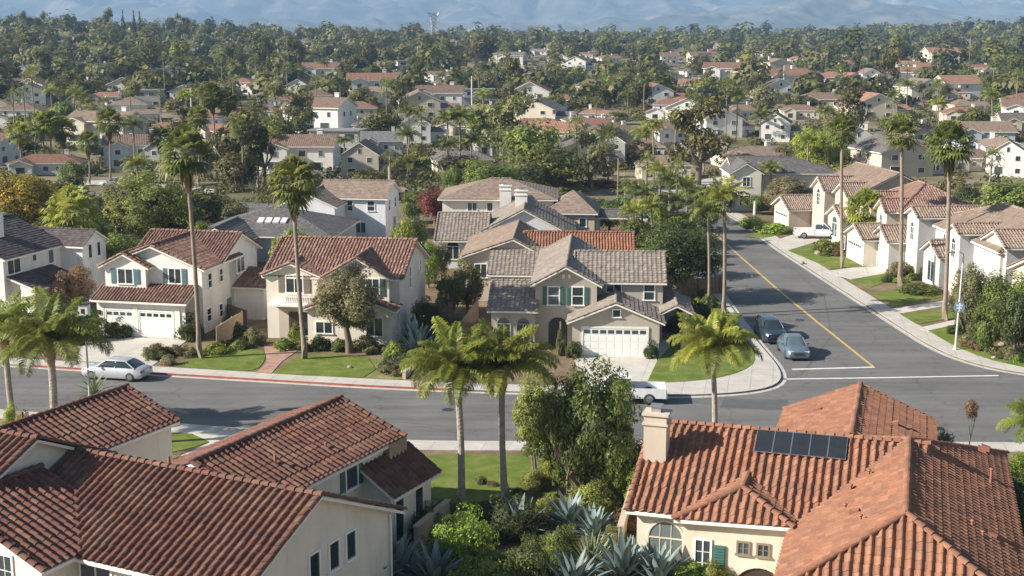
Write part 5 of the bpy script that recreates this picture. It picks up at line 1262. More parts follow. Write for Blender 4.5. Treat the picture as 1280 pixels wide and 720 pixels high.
# ------------------------------------------------------------------ the town behind: small houses, each with wall, roof, windows
RC = {'red': (.24,.125,.09), 'terra': (.30,.165,.115), 'brown': (.19,.13,.10), 'tan': (.25,.19,.145), 'grey': (.15,.14,.135), 'dark': (.10,.09,.085), 'slate': (.20,.215,.23)}
WC = {'white': (.74,.73,.71), 'cream': (.66,.60,.50), 'beige': (.56,.49,.41), 'blue': (.50,.56,.62), 'grey': (.38,.38,.37), 'tan': (.42,.34,.26)}
def slope_uv(mb, poly, m=0):
    poly = [Vector(p) for p in poly]; n = (poly[1]-poly[0]).cross(poly[2]-poly[0]).normalized()
    if n.z < 0: n = -n; poly = poly[::-1]
    a = Vector((0, 0, 1)).cross(n).normalized(); b = n.cross(a)
    mb.poly(poly, m, uv=[(p.dot(a)/.36+300, -p.dot(b)/.42+300) for p in poly])
def groof(mb, x0, x1, y0, y1, ze, pitch, axis='x', ends='gg', oh=.4, wall=None):
    T = (lambda a, b, z: Vector((a, b, z))) if axis == 'x' else (lambda a, b, z: Vector((b, a, z)))
    if axis == 'y': x0, x1, y0, y1 = y0, y1, x0, x1
    tr = (y0+y1)/2; h = (y1-y0)/2; zr = ze+pitch*h; zo = ze-pitch*oh
    c = [T(x0-oh, y0-oh, zo), T(x1+oh, y0-oh, zo), T(x1+oh, y1+oh, zo), T(x0-oh, y1+oh, zo)]
    r0 = T(x0-oh+(h+oh if ends[0] == 'h' else 0), tr, zr); r1 = T(x1+oh-(h+oh if ends[1] == 'h' else 0), tr, zr)
    P_ = [[c[0], c[1], r1, r0], [c[2], c[3], r0, r1]]
    if ends[0] == 'h': P_.append([c[3], c[0], r0])
    if ends[1] == 'h': P_.append([c[1], c[2], r1])
    for p in P_:
        slope_uv(mb, [q+Vector((0, 0, .12)) for q in p]); under(mb, [q+Vector((0, 0, .1)) for q in p], 1, .2)
    if wall is not None:
        z0 = -1.5
        for q in (y0, y1): wall.poly([T(x0, q, z0), T(x1, q, z0), T(x1, q, ze), T(x0, q, ze)])
        for i, q in enumerate((x0, x1)):
            pts = [T(q, y0, z0), T(q, y1, z0), T(q, y1, ze)]+([T(q, tr, zr)] if ends[i] == 'g' else [])+[T(q, y0, ze)]; wall.poly(pts)
    return zr
def win_far(w, h):
    mb = MB(); mb.box(-w/2-.1, w/2+.1, -.06, 0, -.1, h+.1); o = mb.mesh('window', M['white']); g = MB(); g.box(-w/2, w/2, -.08, -.061, 0, h)
    return o, g.mesh('pane', M['glass_far'])
WF = {k: win_far(*k) for k in ((1.15, 1.0), (.7, 1.0), (2.0, 1.5), (3.2, 1.4))}
PROTO = {}
def proto(kind):
    "root empty at the front-left corner's middle; children wall, roof, windows. Footprint centred on x, front at y=0"
    r = empty('suburban_house', (0, 0, 0)); wl, rf = MB(), MB(); wins = []
    if kind == 'two':
        zr = groof(rf, -6.5, 6.5, 0, 9, 5.3, .4, 'x', 'gg', wall=wl); groof(rf, -5.8, -1.2, -1.4, 4, 5.0, .42, 'y', 'gg', wall=wl)
        wins = [(-3.5, -1.4, 3.3, 0, 0), (-3.5, -1.4, .8, 0, 2), (1.2, 0, 3.3, 0, 0), (4.4, 0, 3.3, 0, 1), (3.4, 0, .6, 0, 2), (6.5, 3, 3.3, 90, 1), (6.5, 6, 3.3, 90, 1), (-6.5, 4, 3.3, -90, 1), (-6.5, 6.5, .9, -90, 0)]; ch = (3.5, 4.2, zr)
    elif kind == 'twohip':
        zr = groof(rf, -6, 6, 0, 10, 5.4, .4, 'x', 'hh', wall=wl); groof(rf, -8.5, -1.5, -3, 5, 2.8, .38, 'y', 'gg', wall=wl)
        wins = [(-3, 0, 3.8, 0, 1), (.6, 0, 3.5, 0, 0), (4, 0, 3.5, 0, 0), (3, 0, .6, 0, 2), (-5, -3, .5, 0, 2), (6, 3, 3.5, 90, 1), (6, 6.5, 3.5, 90, 1), (-6, 6, 3.5, -90, 1)]; ch = (2, 5, zr)
    elif kind == 'one':
        zr = groof(rf, -8, 8, 0, 9, 2.9, .36, 'x', 'hh', wall=wl); groof(rf, -7, -2, -3, 4, 2.8, .4, 'y', 'gg', wall=wl)
        wins = [(-4.5, -3, .6, 0, 2), (.5, 0, 1, 0, 0), (3.4, 0, 1, 0, 0), (6.2, 0, 1, 0, 1), (8, 4.5, 1, 90, 0), (-8, 5, 1, -90, 0)]; ch = (4, 4.5, zr)
    elif kind == 'gable':
        zr = groof(rf, -5, 5, 0, 12, 5.0, .5, 'y', 'gg', wall=wl); groof(rf, 5, 9.5, 3, 9, 2.8, .36, 'x', 'gg', wall=wl)
        wins = [(-2.5, 0, 3.4, 0, 0), (2.5, 0, 3.4, 0, 0), (0, 0, 5.2, 0, 1), (-2.2, 0, .6, 0, 2), (2.6, 0, .8, 0, 0), (7.2, 3, .8, 0, 0), (5, 1.6, 3.3, 90, 1), (-5, 5, 3.3, -90, 1), (-5, 8, 3.3, -90, 1)]; ch = (2, 8, zr)
    elif kind == 'modern':
        rf.box(-8.6, 8.6, -.6, 9.6, 5.8, 6.1, 0); wl.box(-8, 8, 0, 9, -1.5, 5.8); rf.box(-9.6, 0, -3.2, -.61, 2.9, 3.15, 0); wl.box(-9, -5.5, -2.6, -.0, -1.5, 2.9)
        wins = [(-5, 0, 3.8, 0, 3), (0, 0, 3.8, 0, 3), (5, 0, 3.8, 0, 3), (-1.5, 0, .4, 0, 2), (3, 0, .4, 0, 2), (6, 0, .4, 0, 2), (8, 4, 3.8, 90, 3)]; ch = None
    ks = list(WF)
    wl.build('wall', M['st_far'], r); rf.build('roof', [M['tile_far'], M['trim']], r)
    for x, y, z, an, k in wins:
        a, b = WF[ks[k]]; o = link('window', a, r, (x, y, z), R(an)); link('pane', b, o)
    if ch and kind in ('two', 'one'):
        mb = MB(); mb.box(ch[0]-.5, ch[0]+.5, ch[1]+1.5, ch[1]+2.4, 2, ch[2]+.9); mb.box(ch[0]-.58, ch[0]+.58, ch[1]+1.42, ch[1]+2.48, ch[2]+.902, ch[2]+1.0); mb.build('chimney', M['st_white'], r)
    return r
for k_ in ('two', 'twohip', 'one', 'gable', 'modern'): PROTO[k_] = proto(k_)
KM = kids_map(); USED = set(); HOUSES = []
def far_house(p, kind, wid, roof, wall, rot, label, hs=1.0):
    src = PROTO[kind]
    o = src if kind not in USED else copy_tree(src, KM)
    USED.add(kind); base = {'two': 13, 'twohip': 15, 'one': 16, 'gable': 12, 'modern': 17}[kind]
    s = wid/base; s = max(.55, min(1.35, s)); o.location = p; o.rotation_euler = (0, 0, R(rot)); o.scale = (s, s, min(1.15, max(.8, s))*hs)
    tag(o, label, 'house', 'houses of the town behind'); HOUSES.append((p, s*base*.6))
    jj = random.uniform(.8, 1.08); j = lambda c: (*[max(0, min(1, x*jj)) for x in c], 1)
    cr_, cw_ = j(RC[roof]), j(WC[wall])
    for ch in o.children:
        if ch.name.startswith('roof'): ch.color = cr_
        if ch.name.startswith('wall'): ch.color = cw_
    return o
# (u, v at the foot, width px, kind, roof, wall, rotation, description)
FH = [
 (170,212,80,'two','brown','blue',5,'pale blue two-storey house with brown roof above the street at left'),(205,214,60,'gable','slate','grey',-10,'grey gable house right of the pale blue one'),(176,134,56,'modern','slate','grey',5,'flat-roofed house with a band of dark windows'),
 (205,106,58,'modern','slate','blue',0,'long flat-roofed blue-grey house on the left slope'),(22,112,32,'one','terra','tan',10,'small tan house with terracotta roof on the left slope'),(96,112,34,'one','brown','white',-8,'small white house with brown roof under tall trees'),
 (8,146,50,'one','slate','white',0,'low white house cut by the left frame edge'),(150,160,40,'one','grey','beige',12,'low beige house with grey roof between dark trees'),(40,92,40,'one','slate','grey',0,'grey low house under the left woods'),(115,150,34,'one','grey','grey',-15,'small grey house left of the window-band house'),
 (345,96,56,'one','brown','white',-6,'white low house with brown hip on the slope'),(400,104,48,'two','red','white',8,'white house with red roof beside the slope road'),(372,122,36,'gable','brown','white',-15,'small white gable house below the slope road'),(388,166,82,'two','brown','white',-12,'wide white house with brown roof above the palms'),
 (268,178,54,'one','terra','cream',-8,'cream house with terracotta roof behind the palm trio'),(210,176,44,'one','terra','beige',6,'beige house with red roof beyond the palms'),(418,196,72,'modern','slate','grey',-6,'light grey flat house left of the tall white one'),(450,224,56,'gable','tan','beige',-14,'beige gable house half hidden by a palm'),
 (478,206,50,'two','slate','blue',-4,'blue-grey house beside the broad date palm'),(470,170,62,'one','brown','white',-5,'low white house with brown roof mid-left'),(466,124,64,'two','red','white',-8,'white house with red tiled roof on the left-centre slope'),(515,90,40,'modern','grey','grey',0,'grey flat building below the transmission tower'),
 (500,66,26,'one','red','cream',0,'small red-roofed house near the transmission tower'),(548,140,62,'two','brown','white',6,'white house with brown roof left of the gabled white one'),(600,132,46,'modern','slate','blue',8,'blue-grey flat house at the centre'),(662,140,62,'gable','red','white',0,'bright white house with broad gable and red roof'),
 (640,102,58,'one','brown','white',-6,'white house with long brown roof beyond the centre'),(697,86,34,'gable','red','white',10,'small white house with red roof beyond the centre'),(560,112,40,'one','grey','beige',0,'low beige house behind a green crown'),(600,150,50,'one','tan','cream',10,'cream low house right of centre palms'),
 (668,172,84,'one','terra','cream',-3,'cream house under a wide orange-red roof'),(690,196,78,'two','terra','cream',-14,'cream two-storey house with orange-red gables'),(745,170,54,'one','red','beige',4,'beige house with red roof right of the wide orange one'),(760,206,46,'gable','tan','grey',-20,'grey gable house behind the wooden pole'),
 (620,196,50,'one','tan','cream',8,'cream low house behind the centre date palm'),(800,200,64,'one','tan','cream',-8,'cream house with tan roof left of the bend palms'),(845,190,60,'two','tan','white',8,'white house with tan roof at mid-right'),(830,225,56,'one','tan','cream',-10,'low cream house behind the bend palms'),
 (858,118,94,'one','terra','white',-3,'wide white house with arches and red roof'),(790,112,60,'one','brown','beige',6,'beige house with brown roof right of centre'),(762,78,30,'one','red','cream',0,'tiny cream house with red roof in the trees, leftmost of three'),(804,80,30,'one','terra','cream',0,'tiny cream house with terracotta roof in the trees, middle of three'),
 (836,80,26,'two','red','white',0,'tiny white house with red roof in the trees, rightmost of three'),(895,72,40,'one','red','cream',0,'small cream house with red roof on the far slope'),(905,104,56,'two','red','white',-8,'white house with red roof left of the big white one'),(942,108,44,'twohip','terra','cream',6,'cream hipped house beside the big white one'),
 (988,116,66,'two','terra','white',4,'big white two-storey house with orange roof'),(1042,114,50,'twohip','terra','beige',-4,'beige house joined right of the big white one'),(1068,112,30,'gable','terra','cream',8,'small cream gable house right of the beige one'),(950,130,40,'one','brown','cream',-8,'low cream house under the big white one'),
 (1030,136,70,'one','brown','beige',-4,'wide beige house with brown hip below the big white one'),(868,138,60,'one','terra','white',8,'white low house below the wide arched one'),(905,172,60,'gable','tan','white',12,'white gable house with light tan roof'),(968,178,48,'gable','tan','white',-14,'white gable house left of the round bright tree'),
 (880,196,54,'one','brown','beige',-6,'beige low house above the pale bend house'),(1090,106,30,'gable','tan','white',12,'small white gable house on the right slope'),(1128,108,44,'two','terra','blue',-8,'light blue house with orange roof on the right slope'),(1156,100,40,'two','terra','cream',10,'cream house with orange roof on the right slope'),
 (1180,82,42,'two','terra','cream',-5,'cream house with orange roof highest on the right slope'),(1072,86,22,'one','terra','white',0,'tiny white house with orange roof among right slope trees'),(1245,72,20,'one','red','beige',0,'tiny red-roofed house near the right edge of the slope'),(1190,124,46,'one','brown','beige',5,'beige house with brown roof behind tall right palms'),
 (1205,154,56,'one','red','beige',-4,'low beige house with dark red roof behind tall palms'),(1110,196,100,'one','grey','white',-4,'long white house with grey roof behind the slim palms'),(1072,200,52,'gable','grey','white',14,'white gable house left of the long white one'),(1230,196,78,'two','tan','blue',-6,'blue-grey two-storey house at the right edge'),
 (1258,222,60,'gable','tan','white',-10,'white gable house cut by the right frame edge'),(1215,214,44,'one','tan','beige',10,'small beige house behind the right palms'),(1280,176,60,'two','grey','beige',-10,'beige house with grey roof at the frame edge'),(1155,178,50,'one','brown','cream',6,'cream low house between the tall palms'),
 (1000,150,50,'one','brown','beige',-8,'beige house above the round bright tree'),(1060,165,50,'one','tan','cream',0,'cream house with tan roof behind the slimmest palm'),(930,150,46,'one','tan','cream',10,'cream house in front of dark trees, right of centre'),(735,122,46,'twohip','brown','cream',-6,'cream hipped house above the gabled white one'),
 (520,180,44,'gable','grey','white',12,'white gable house above the date palm'),(300,196,50,'one','brown','beige',6,'beige low house behind the palm trio trunks'),(62,176,60,'one','grey','grey',4,'grey low house behind the three yellowish palms'),(330,150,44,'one','brown','cream',-6,'cream low house among trees at mid-left'),
 (430,140,44,'one','tan','white',6,'white low house below the left-centre slope'),(590,92,30,'one','brown','cream',0,'cream low house far behind the centre'),(1000,80,30,'one','terra','cream',0,'small cream house on the far centre-right slope'),(990,62,24,'one','grey','white',0,'small far white house below the mountain'),
 (1150,60,26,'one','grey','white',0,'tiny far white house, left one below the ridge'),(1190,64,26,'one','grey','white',0,'tiny far white house, right one below the ridge'),(1262,58,30,'one','grey','white',0,'tiny far white house on the right ridge'),(868,96,30,'one','brown','white',0,'small white house left of the far red one'),
 (735,56,1,'one','red','white',0,'')]
hf = rng.uniform(-1, 1, 400)
for n, (u, v, wpx, kd, rc, wc, rot, lab) in enumerate(FH):
    if wpx < 5: continue
    p = hit(u, v); wid = min(20, max(8, wpx/ppm(p))); far_house(p, kd, wid*.94, rc, wc, rot+hf[n]*16, lab)
for k_ in PROTO:
    if k_ not in USED: far_house(Vector((-100, 420, terrain(-100, 420))), k_, 14, 'brown', 'white', 10, 'white house among the trees of the left slope')
# more houses between them, wherever none stands yet
sides = ['beside', 'behind', 'below', 'above', 'left of', 'right of']
def free(p, r, lst): return all((p.x-q.x)**2+(p.y-q.y)**2 > (r+s)**2 for q, s in lst)
extra = []; tries = 0; g = random.Random(11)
NAMED = [(hit(u, v), lab) for u, v, w_, *_r, lab in FH if w_ > 5]
while len(extra) < 125 and tries < 30000:
    tries += 1
    u = g.uniform(-10, 1290); v = 58+165*g.random()**1.25
    if u < 330 and v < 84: continue
    p = hit(u, v)
    if p.y < 205 or p.y > 1050 or not free(p, 8.5, HOUSES): continue
    if any(abs(p.x-q[0]) < 13 and abs(p.y-q[1]) < 16 for q in ((-20, 158), (0, 155), (36, 185), (26, 190))): continue
    near = min(NAMED, key=lambda q: (q[0]-p).length)
    kd = g.choice(['two', 'one', 'one', 'one', 'twohip', 'gable']); rc = g.choice(['red', 'terra', 'brown', 'brown', 'tan', 'tan', 'grey']); wc = g.choice(['white', 'white', 'white', 'cream', 'cream', 'beige'])
    d_ = 'left of' if p.x < near[0].x-6 else ('right of' if p.x > near[0].x+6 else 'behind'); dd = proj(near[0])
    base = f"{wc} {'gabled' if kd == 'gable' else ('low' if kd == 'one' else 'two-storey')} house with {rc} roof"
    o = far_house(p, kd, g.uniform(10, 14), rc, wc, g.choice([-15, -8, 0, 6, 12, 80, 98]), base, .88); extra.append(o); o['auto'] = base

# ------------------------------------------------------------------ trees among those houses
g = random.Random(5); TREES = []; count = 0; tries = 0
KINDS = [('far', 'leaf_far', 'round dark green tree'), ('far', 'leaf', 'round green tree'), ('far', 'leaf_olive', 'olive green round tree'), ('tall', 'leaf_far', 'tall ragged dark tree'), ('tall', 'leaf_olive', 'tall loose olive tree'), ('flat', 'leaf', 'broad flat-topped green tree'), ('flat', 'leaf_far', 'broad flat-topped dark tree'), ('cone', 'leaf_far', 'pointed dark conifer')]
NEARB = [(Vector((x, y, 0)), r) for x, y, r in ((-26, 146, 9), (-20, 157, 7), (-2, 155, 8), (2, 142, 8), (7, 151, 6), (44, 157, 7), (45, 143, 6), (48, 122, 9), (36, 187, 9), (48, 105, 7), (24, 165, 9), (24, 180, 9), (18, 190, 10), (-45, 114, 8))]
roadpts = [hit(u, v) for u, v in ((-20,262),(20,258),(60,252),(90,249),(120,247),(160,250),(200,254),(245,258),(290,262),(0,238),(40,235),(60,233),(95,231),(130,231),(165,233),(200,236),(740,266),(775,268),(800,270),(735,234),(790,236),(905,228))]
def spot_free(p, r, hr=.75):
    if not all((p.x-q.x)**2+(p.y-q.y)**2 > (r+s*hr)**2 for q, s in HOUSES): return False
    if not all((p.x-q.x)**2+(p.y-q.y)**2 > (r+s)**2 for q, s in NEARB): return False
    if not all((p.x-q.x)**2+(p.y-q.y)**2 > (r+5)**2 for q in roadpts): return False
    return True
while count < 222 and tries < 40000:
    tries += 1
    Y = 150+430*g.random()**1.3; half = Y*.41+15; x = g.uniform(-half, half)
    if Y < 190 and (x > -35 and x < 60): continue
    p = Vector((x, Y, terrain(x, Y))); r = g.uniform(3.0, 6.0)
    if not spot_free(p, r*.35, .7) or not free(p, r*.5, TREES): continue
    # keep the view of the rooftops just behind open: trees in front of a listed house stay low
    k = g.choices(range(8), [5, 5, 3, 3.2, 2, 2, 1.6, .5])[0]; kd, mt, nm = KINDS[k]
    h = r*g.uniform(1.5, 2.1) if kd in ('far',) else (r*g.uniform(2.2, 3.2) if kd == 'tall' else (r*1.5 if kd == 'flat' else r*3.2))
    if any(0 < q.y-p.y < 22 and abs(q.x-p.x*(q.y/p.y)) < 5.5 for q, s in HOUSES): h = min(h, 4.6)
    if p.y < 200: h = min(h, 6.5)
    o = tree(p-Vector((0, 0, .2)), r*2*(1 if kd != 'cone' else .55), h, kd, mt, nm, 'trees among the houses', base=.12 if kd != 'tall' else .2)
    o['auto'] = nm; TREES.append((p, r*.5)); count += 1
# palms among them
cnt = 0
while cnt < 112:
    Y = 170+520*g.random()**1.35; half = Y*.40+10; x = g.uniform(-half, half)
    if Y < 195 and -35 < x < 60: continue
    p = Vector((x, Y, terrain(x, Y)))
    if not spot_free(p, .8, .5): continue
    k = g.random(); nm = 'slim fan palm' if k < .5 else 'feathery palm'
    o = palm(p, g.uniform(6, 15) if k < .5 else g.uniform(5, 10), g.uniform(1.6, 2.3) if k < .5 else g.uniform(2.2, 3.2), 'fanfar' if k < .5 else 'queenfar', nm, 'palms among the houses', tr=.85); o['auto'] = nm; cnt += 1

# ------------------------------------------------------------------ the wooded country beyond, one mass
def woods():
    g = np.random.default_rng(3); V, F, T = [], [], []; n0 = 0
    pts = []
    while len(pts) < 4600:
        Y = 400+2400*g.random()**1.35; half = Y*.42+30; x = g.uniform(-half, half)
        if Y < 900:
            # fewer on the settled slopes; the left hill is fully wooded
            if x > -.12*Y and g.random() > .42+.4*(Y > 760): continue
        if any((x-q.x)**2+(Y-q.y)**2 < (s*.75+2.0)**2 for q, s in HOUSES): continue
        if any(0 < q.y-Y < 36 and abs(q.x-x*q.y/Y) < 7 for q, s in HOUSES): continue
        pts.append((x, Y))
    for x, y in pts:
        far = y > 1300; n = 190 if y < 800 else (120 if not far else 54); r = g.uniform(3.2, 7.6)*(1.2 if far else 1); tall = g.random() < .13; h = r*g.uniform(.8, 1.15)*(1.7 if tall else 1)
        ang = g.uniform(0, 6.283, 7); cen = np.stack([np.cos(ang)*r*.5, np.sin(ang)*r*.5, g.uniform(.45, 1.0, 7)*h], 1); cen[0] = (0, 0, h)
        k = g.integers(0, 7, n); e = g.normal(size=(n, 3)); e /= np.linalg.norm(e, axis=1)[:, None]
        pos = cen[k]+e*np.array([.52*r, .52*r, .36*h])*g.uniform(.75, 1, n)[:, None]; pos[:, 2] = np.maximum(pos[:, 2], .3)
        out = pos-np.array([0, 0, h*.5]); out /= np.linalg.norm(out, axis=1)[:, None]+1e-6; nr = e*.4+out*.6+g.normal(size=(n, 3))*.25+np.array([0, 0, .2]); nr /= np.linalg.norm(nr, axis=1)[:, None]
        a = np.cross(nr, g.normal(size=(n, 3))); a /= np.linalg.norm(a, axis=1)[:, None]; b = np.cross(nr, a); s = r*(.155 if y < 800 else (.19 if not far else .29))*g.uniform(.7, 1.3, n)[:, None]
        pos = pos+np.array([x, y, terrain(x, y)-.3])
        V.append(np.stack([pos-a*s, pos+b*s*.8, pos+a*s, pos-b*s*.8], 1).reshape(-1, 3)); t0 = g.normal(.38, .22)
        T.append(np.clip(t0+g.normal(0, .13, n)+(k == 0)*.1, 0, 1))
    V = np.concatenate(V); T = np.concatenate(T); me = fast_mesh('woodland', V, np.arange(len(V)).reshape(-1, 4), M['leaf_far'], per_face=T)
    tag(link('woodland', me), 'distant woods covering the slopes below the mountains', 'woods', kind='stuff')
woods()
def thicket():
    "low garden growth and hedges between the far houses"
    g = np.random.default_rng(8); V, T = [], []; c = 0; NB = [(h[0], h[1]) for h in HOUSES]+NEARB
    while c < 4300:
        Y = 188+560*g.random()**1.1; half = Y*.42+20; x = g.uniform(-half, half)
        if any((x-q.x)**2+(Y-q.y)**2 < (s*.8+.6)**2 for q, s in NB): continue
        if any((x-q.x)**2+(Y-q.y)**2 < 42 for q in roadpts): continue
        c += 1; r = g.uniform(.8, 2.3); h = r*g.uniform(.6, 1.1); n = 90 if Y < 420 else 46
        e = g.normal(size=(n, 3)); e /= np.linalg.norm(e, axis=1)[:, None]; e[:, 2] = np.abs(e[:, 2])
        pos = e*np.array([r, r*g.uniform(.6, 1.6), h])*g.uniform(.5, 1, n)[:, None]
        nr = e*.7+g.normal(size=(n, 3))*.4; nr /= np.linalg.norm(nr, axis=1)[:, None]
        a = np.cross(nr, g.normal(size=(n, 3))); a /= np.linalg.norm(a, axis=1)[:, None]; b = np.cross(nr, a); s = r*(.14 if Y < 420 else .2)*g.uniform(.7, 1.3, n)[:, None]
        pos = pos+np.array([x, Y, terrain(x, Y)])
        V.append(np.stack([pos-a*s, pos+b*s*.7, pos+a*s, pos-b*s*.7], 1).reshape(-1, 3)); T.append(np.clip(g.normal(.5, .25)+g.normal(0, .12, n), 0, 1))
    V = np.concatenate(V); me = fast_mesh('undergrowth', V, np.arange(len(V)).reshape(-1, 4), M['leaf_far'], per_face=np.concatenate(T))
    tag(link('undergrowth', me), 'hedges and low garden growth between the distant houses', 'undergrowth', kind='stuff')
thicket()
# landmark trees on the left skyline and beyond
def SKY(u, Y, vtop, wpx, kind, mat, label): return TY(u, Y, vtop, wpx, kind, mat, label, z=terrain(ray(u, 30).x*Y/ray(u, 30).y, Y), base=.2)
for a in [(16,900,6,16,'tall','leaf_far','lone tree with small round top at the left end of the skyline'),(58,900,14,22,'tall','leaf_far','ragged skyline tree right of the lone one'),(75,905,14,18,'tall','leaf_far','second ragged skyline tree on the left hill'),(154,900,10,24,'tall','leaf_far','highest spreading tree of the left skyline'),
    (174,900,13,9,'cone','leaf_far','first pointed conifer of the skyline trio'),(187,905,13,9,'cone','leaf_far','tallest pointed conifer of the skyline trio'),(194,910,14,9,'cone','leaf_far','last pointed conifer of the skyline trio'),(245,910,18,24,'tall','leaf_far','wind-swept pair of crowns on the left skyline'),
    (177,560,42,26,'flat','leaf','small domed tree left of the big dome'),(205,520,46,46,'far','leaf_far','big domed dark tree on the left slope'),(240,560,43,34,'far','leaf','domed olive-topped tree right of the big dome'),(336,600,34,40,'far','leaf_far','large dark tree left of the slope road'),(375,560,56,34,'far','leaf_far','dark round tree beside the slope road'),
    (607,640,33,48,'far','leaf_far','large dark tree group behind the centre'),(560,620,42,24,'far','leaf','olive tree right of the transmission tower'),(468,600,44,26,'far','leaf_far','dark tree left of the transmission tower'),(865,560,62,40,'far','leaf_far','big dark tree left of the red-roofed slope houses'),(1165,800,40,42,'far','leaf_far','large olive-dark tree on the right slope'),(997,1500,29,5,'cone','leaf_far','lone pointed tree on the far centre-right skyline')]: SKY(*a)

# ------------------------------------------------------------------ mountains
def mountains(name, y0, y1, prof, seed, depth_noise=1.0):
    V, F = [], []; NX, NY = 420, 110; half = y1*.62
    for j in range(NY):
        t = j/(NY-1); y = y0+(y1-y0)*t
        for i in range(NX):
            x = -half+2*half*i/(NX-1); uu = 640+FPX*x/y
            top = prof(uu)*y1/FPX+HC*0
            ridge = noise.ridged_multi_fractal(Vector((x*.0019+seed, y*.0011, seed)), .85, 2.1, 7, 1.0, 2.0)
            z = top*(t**.85)*(1+.16*(ridge-1.0)*depth_noise*math.sin(math.pi*min(1, t*.97)))+150*(ridge-1)*t*(1-t)*depth_noise*1.6
            V.append((x, y+120*noise.noise(Vector((x*.001, t*3, seed))), max(z, -20)-10*(1-t)))
    for j in range(NY-1):
        for i in range(NX-1):
            a = j*NX+i; F.append((a, a+1, a+NX+1, a+NX))
    n = len(V)
    me = fast_mesh(name, np.array(V), np.array(F), M['mount'], smooth=True); o = link(name, me); o['kind'] = 'structure'
def lerp_prof(pts):
    def f(u):
        if u <= pts[0][0]: return pts[0][1]
        for (a, x), (b, y) in zip(pts[:-1], pts[1:]):
            if u <= b: s = (u-a)/(b-a); s = s*s*(3-2*s); return x+(y-x)*s
        return pts[-1][1]
    return f
M['mount'] = ground_mat('mountain_scrub', [(.3,(.03,.04,.035)),(.5,(.09,.09,.07)),(.7,(.22,.19,.15))], .004, 1.0, .02)
mountains('mountains', 6500, 9800, lerp_prof([(-300,56),(200,62),(560,60),(760,76),(900,84),(1040,66),(1150,46),(1200,41),(1290,42),(1500,44)]), 3.3, 1.5)
mountains('hills', 5000, 6500, lerp_prof([(-300,18),(300,12),(700,10),(900,28),(1000,44),(1120,39),(1200,27),(1300,16),(1500,12)]), 7.7, 1.0)

# ------------------------------------------------------------------ air
HZ = MB(); HZ.box(-7000, 7000, -80, 10400, -75, 640)
hm = bpy.data.materials.new('haze_air'); hm.use_nodes = True; hn = hm.node_tree; hn.nodes.remove(hn.nodes['Principled BSDF'])
vol = hn.nodes.new('ShaderNodeVolumePrincipled'); vol.inputs['Density'].default_value = HAZE; vol.inputs['Color'].default_value = (.42, .66, 1.0, 1); vol.inputs['Anisotropy'].default_value = 0.0
hn.links.new(vol.outputs[0], hn.nodes['Material Output'].inputs['Volume'])
hz = HZ.build('haze', hm); hz['kind'] = 'stuff'; hz['label'] = 'bluish haze lying over the town and mountains'; hz.visible_shadow = True
# ------------------------------------------------------------------ vehicles
M['tar'] = plain('tar', (.07,.07,.07), .8); M['tar2'] = plain('new_asphalt', (.085,.085,.085), .85)
def paint(name, c, rough=.28, metal=.3):
    m, nt, b = newmat(name); b.inputs['Base Color'].default_value = (*c, 1); b.inputs['Metallic'].default_value = metal; b.inputs['Roughness'].default_value = rough
    b.inputs['Coat Weight'].default_value = .5; b.inputs['Coat Roughness'].default_value = .08
    n = noise_(nt, 3, 4, coords(nt)); nt.links.new(ramp(nt, [(.3, tuple(x*.86 for x in c)), (.7, c)], n), b.inputs['Base Color']); return m
M['rubber'] = plain('rubber', (.025,.025,.027), .85); M['rim'] = plain('rim', (.45,.46,.48), .3, .9); M['lamp_clear'] = plain('lamp_clear', (.75,.76,.78), .1, spec=.9); M['lamp_red'] = plain('lamp_red', (.35,.02,.02), .2); M['plastic'] = plain('black_plastic', (.03,.03,.032), .5)
def loft(mb, st, m=0, n=5):
    """st: list of (x, halfwidth at bottom, halfwidth at top, z0, z1, corner) cross sections, front to back"""
    rows = []
    for x, wb, wt, z0, z1, c in st:
        h = z1-z0; rows.append([(x, -wb*.94, z0), (x, -wb, z0+h*.18), (x, -wb*1.0, z0+h*.55), (x, -(wt+(wb-wt)*.15), z1-c), (x, -wt+c*.7, z1-c*.12), (x, -wt*.5, z1+c*.15), (x, 0, z1+c*.2),
                     (x, wt*.5, z1+c*.15), (x, wt-c*.7, z1-c*.12), (x, (wt+(wb-wt)*.15), z1-c), (x, wb*1.0, z0+h*.55), (x, wb, z0+h*.18), (x, wb*.94, z0)])
    mb.grid(rows, m, smooth=True); mb.poly(rows[0], m); mb.poly(rows[-1][::-1], m)
def wheels(root, xs, y, r=.33, w=.22):
    for x in xs:
        for s in (-1, 1):
            t = MB(); N = 20
            pr = [(r*.62, -w/2), (r*.93, -w/2), (r, -w*.3), (r, w*.3), (r*.93, w/2), (r*.62, w/2)]
            t.grid([[(a*math.cos(6.2832*k/N), b, a*math.sin(6.2832*k/N)) for k in range(N)] for a, b in pr], 0, close=True)
            wh = t.build('wheel', M['rubber'], root, (x, s*y, r))
            c = MB(); yy = s*w*.42
            c.poly([(r*.62*math.cos(6.2832*k/N), yy*.8, r*.62*math.sin(6.2832*k/N)) for k in range(N)][::-s])
            for k in range(7):
                a = 6.2832*k/7; c.obox((r*.33*math.cos(a), yy, r*.33*math.sin(a)), (r*.27*math.cos(a), 0, r*.27*math.sin(a)), (-.035*math.sin(a), 0, .035*math.cos(a)), (0, .015, 0))
            c.build('rim', M['rim'], wh)
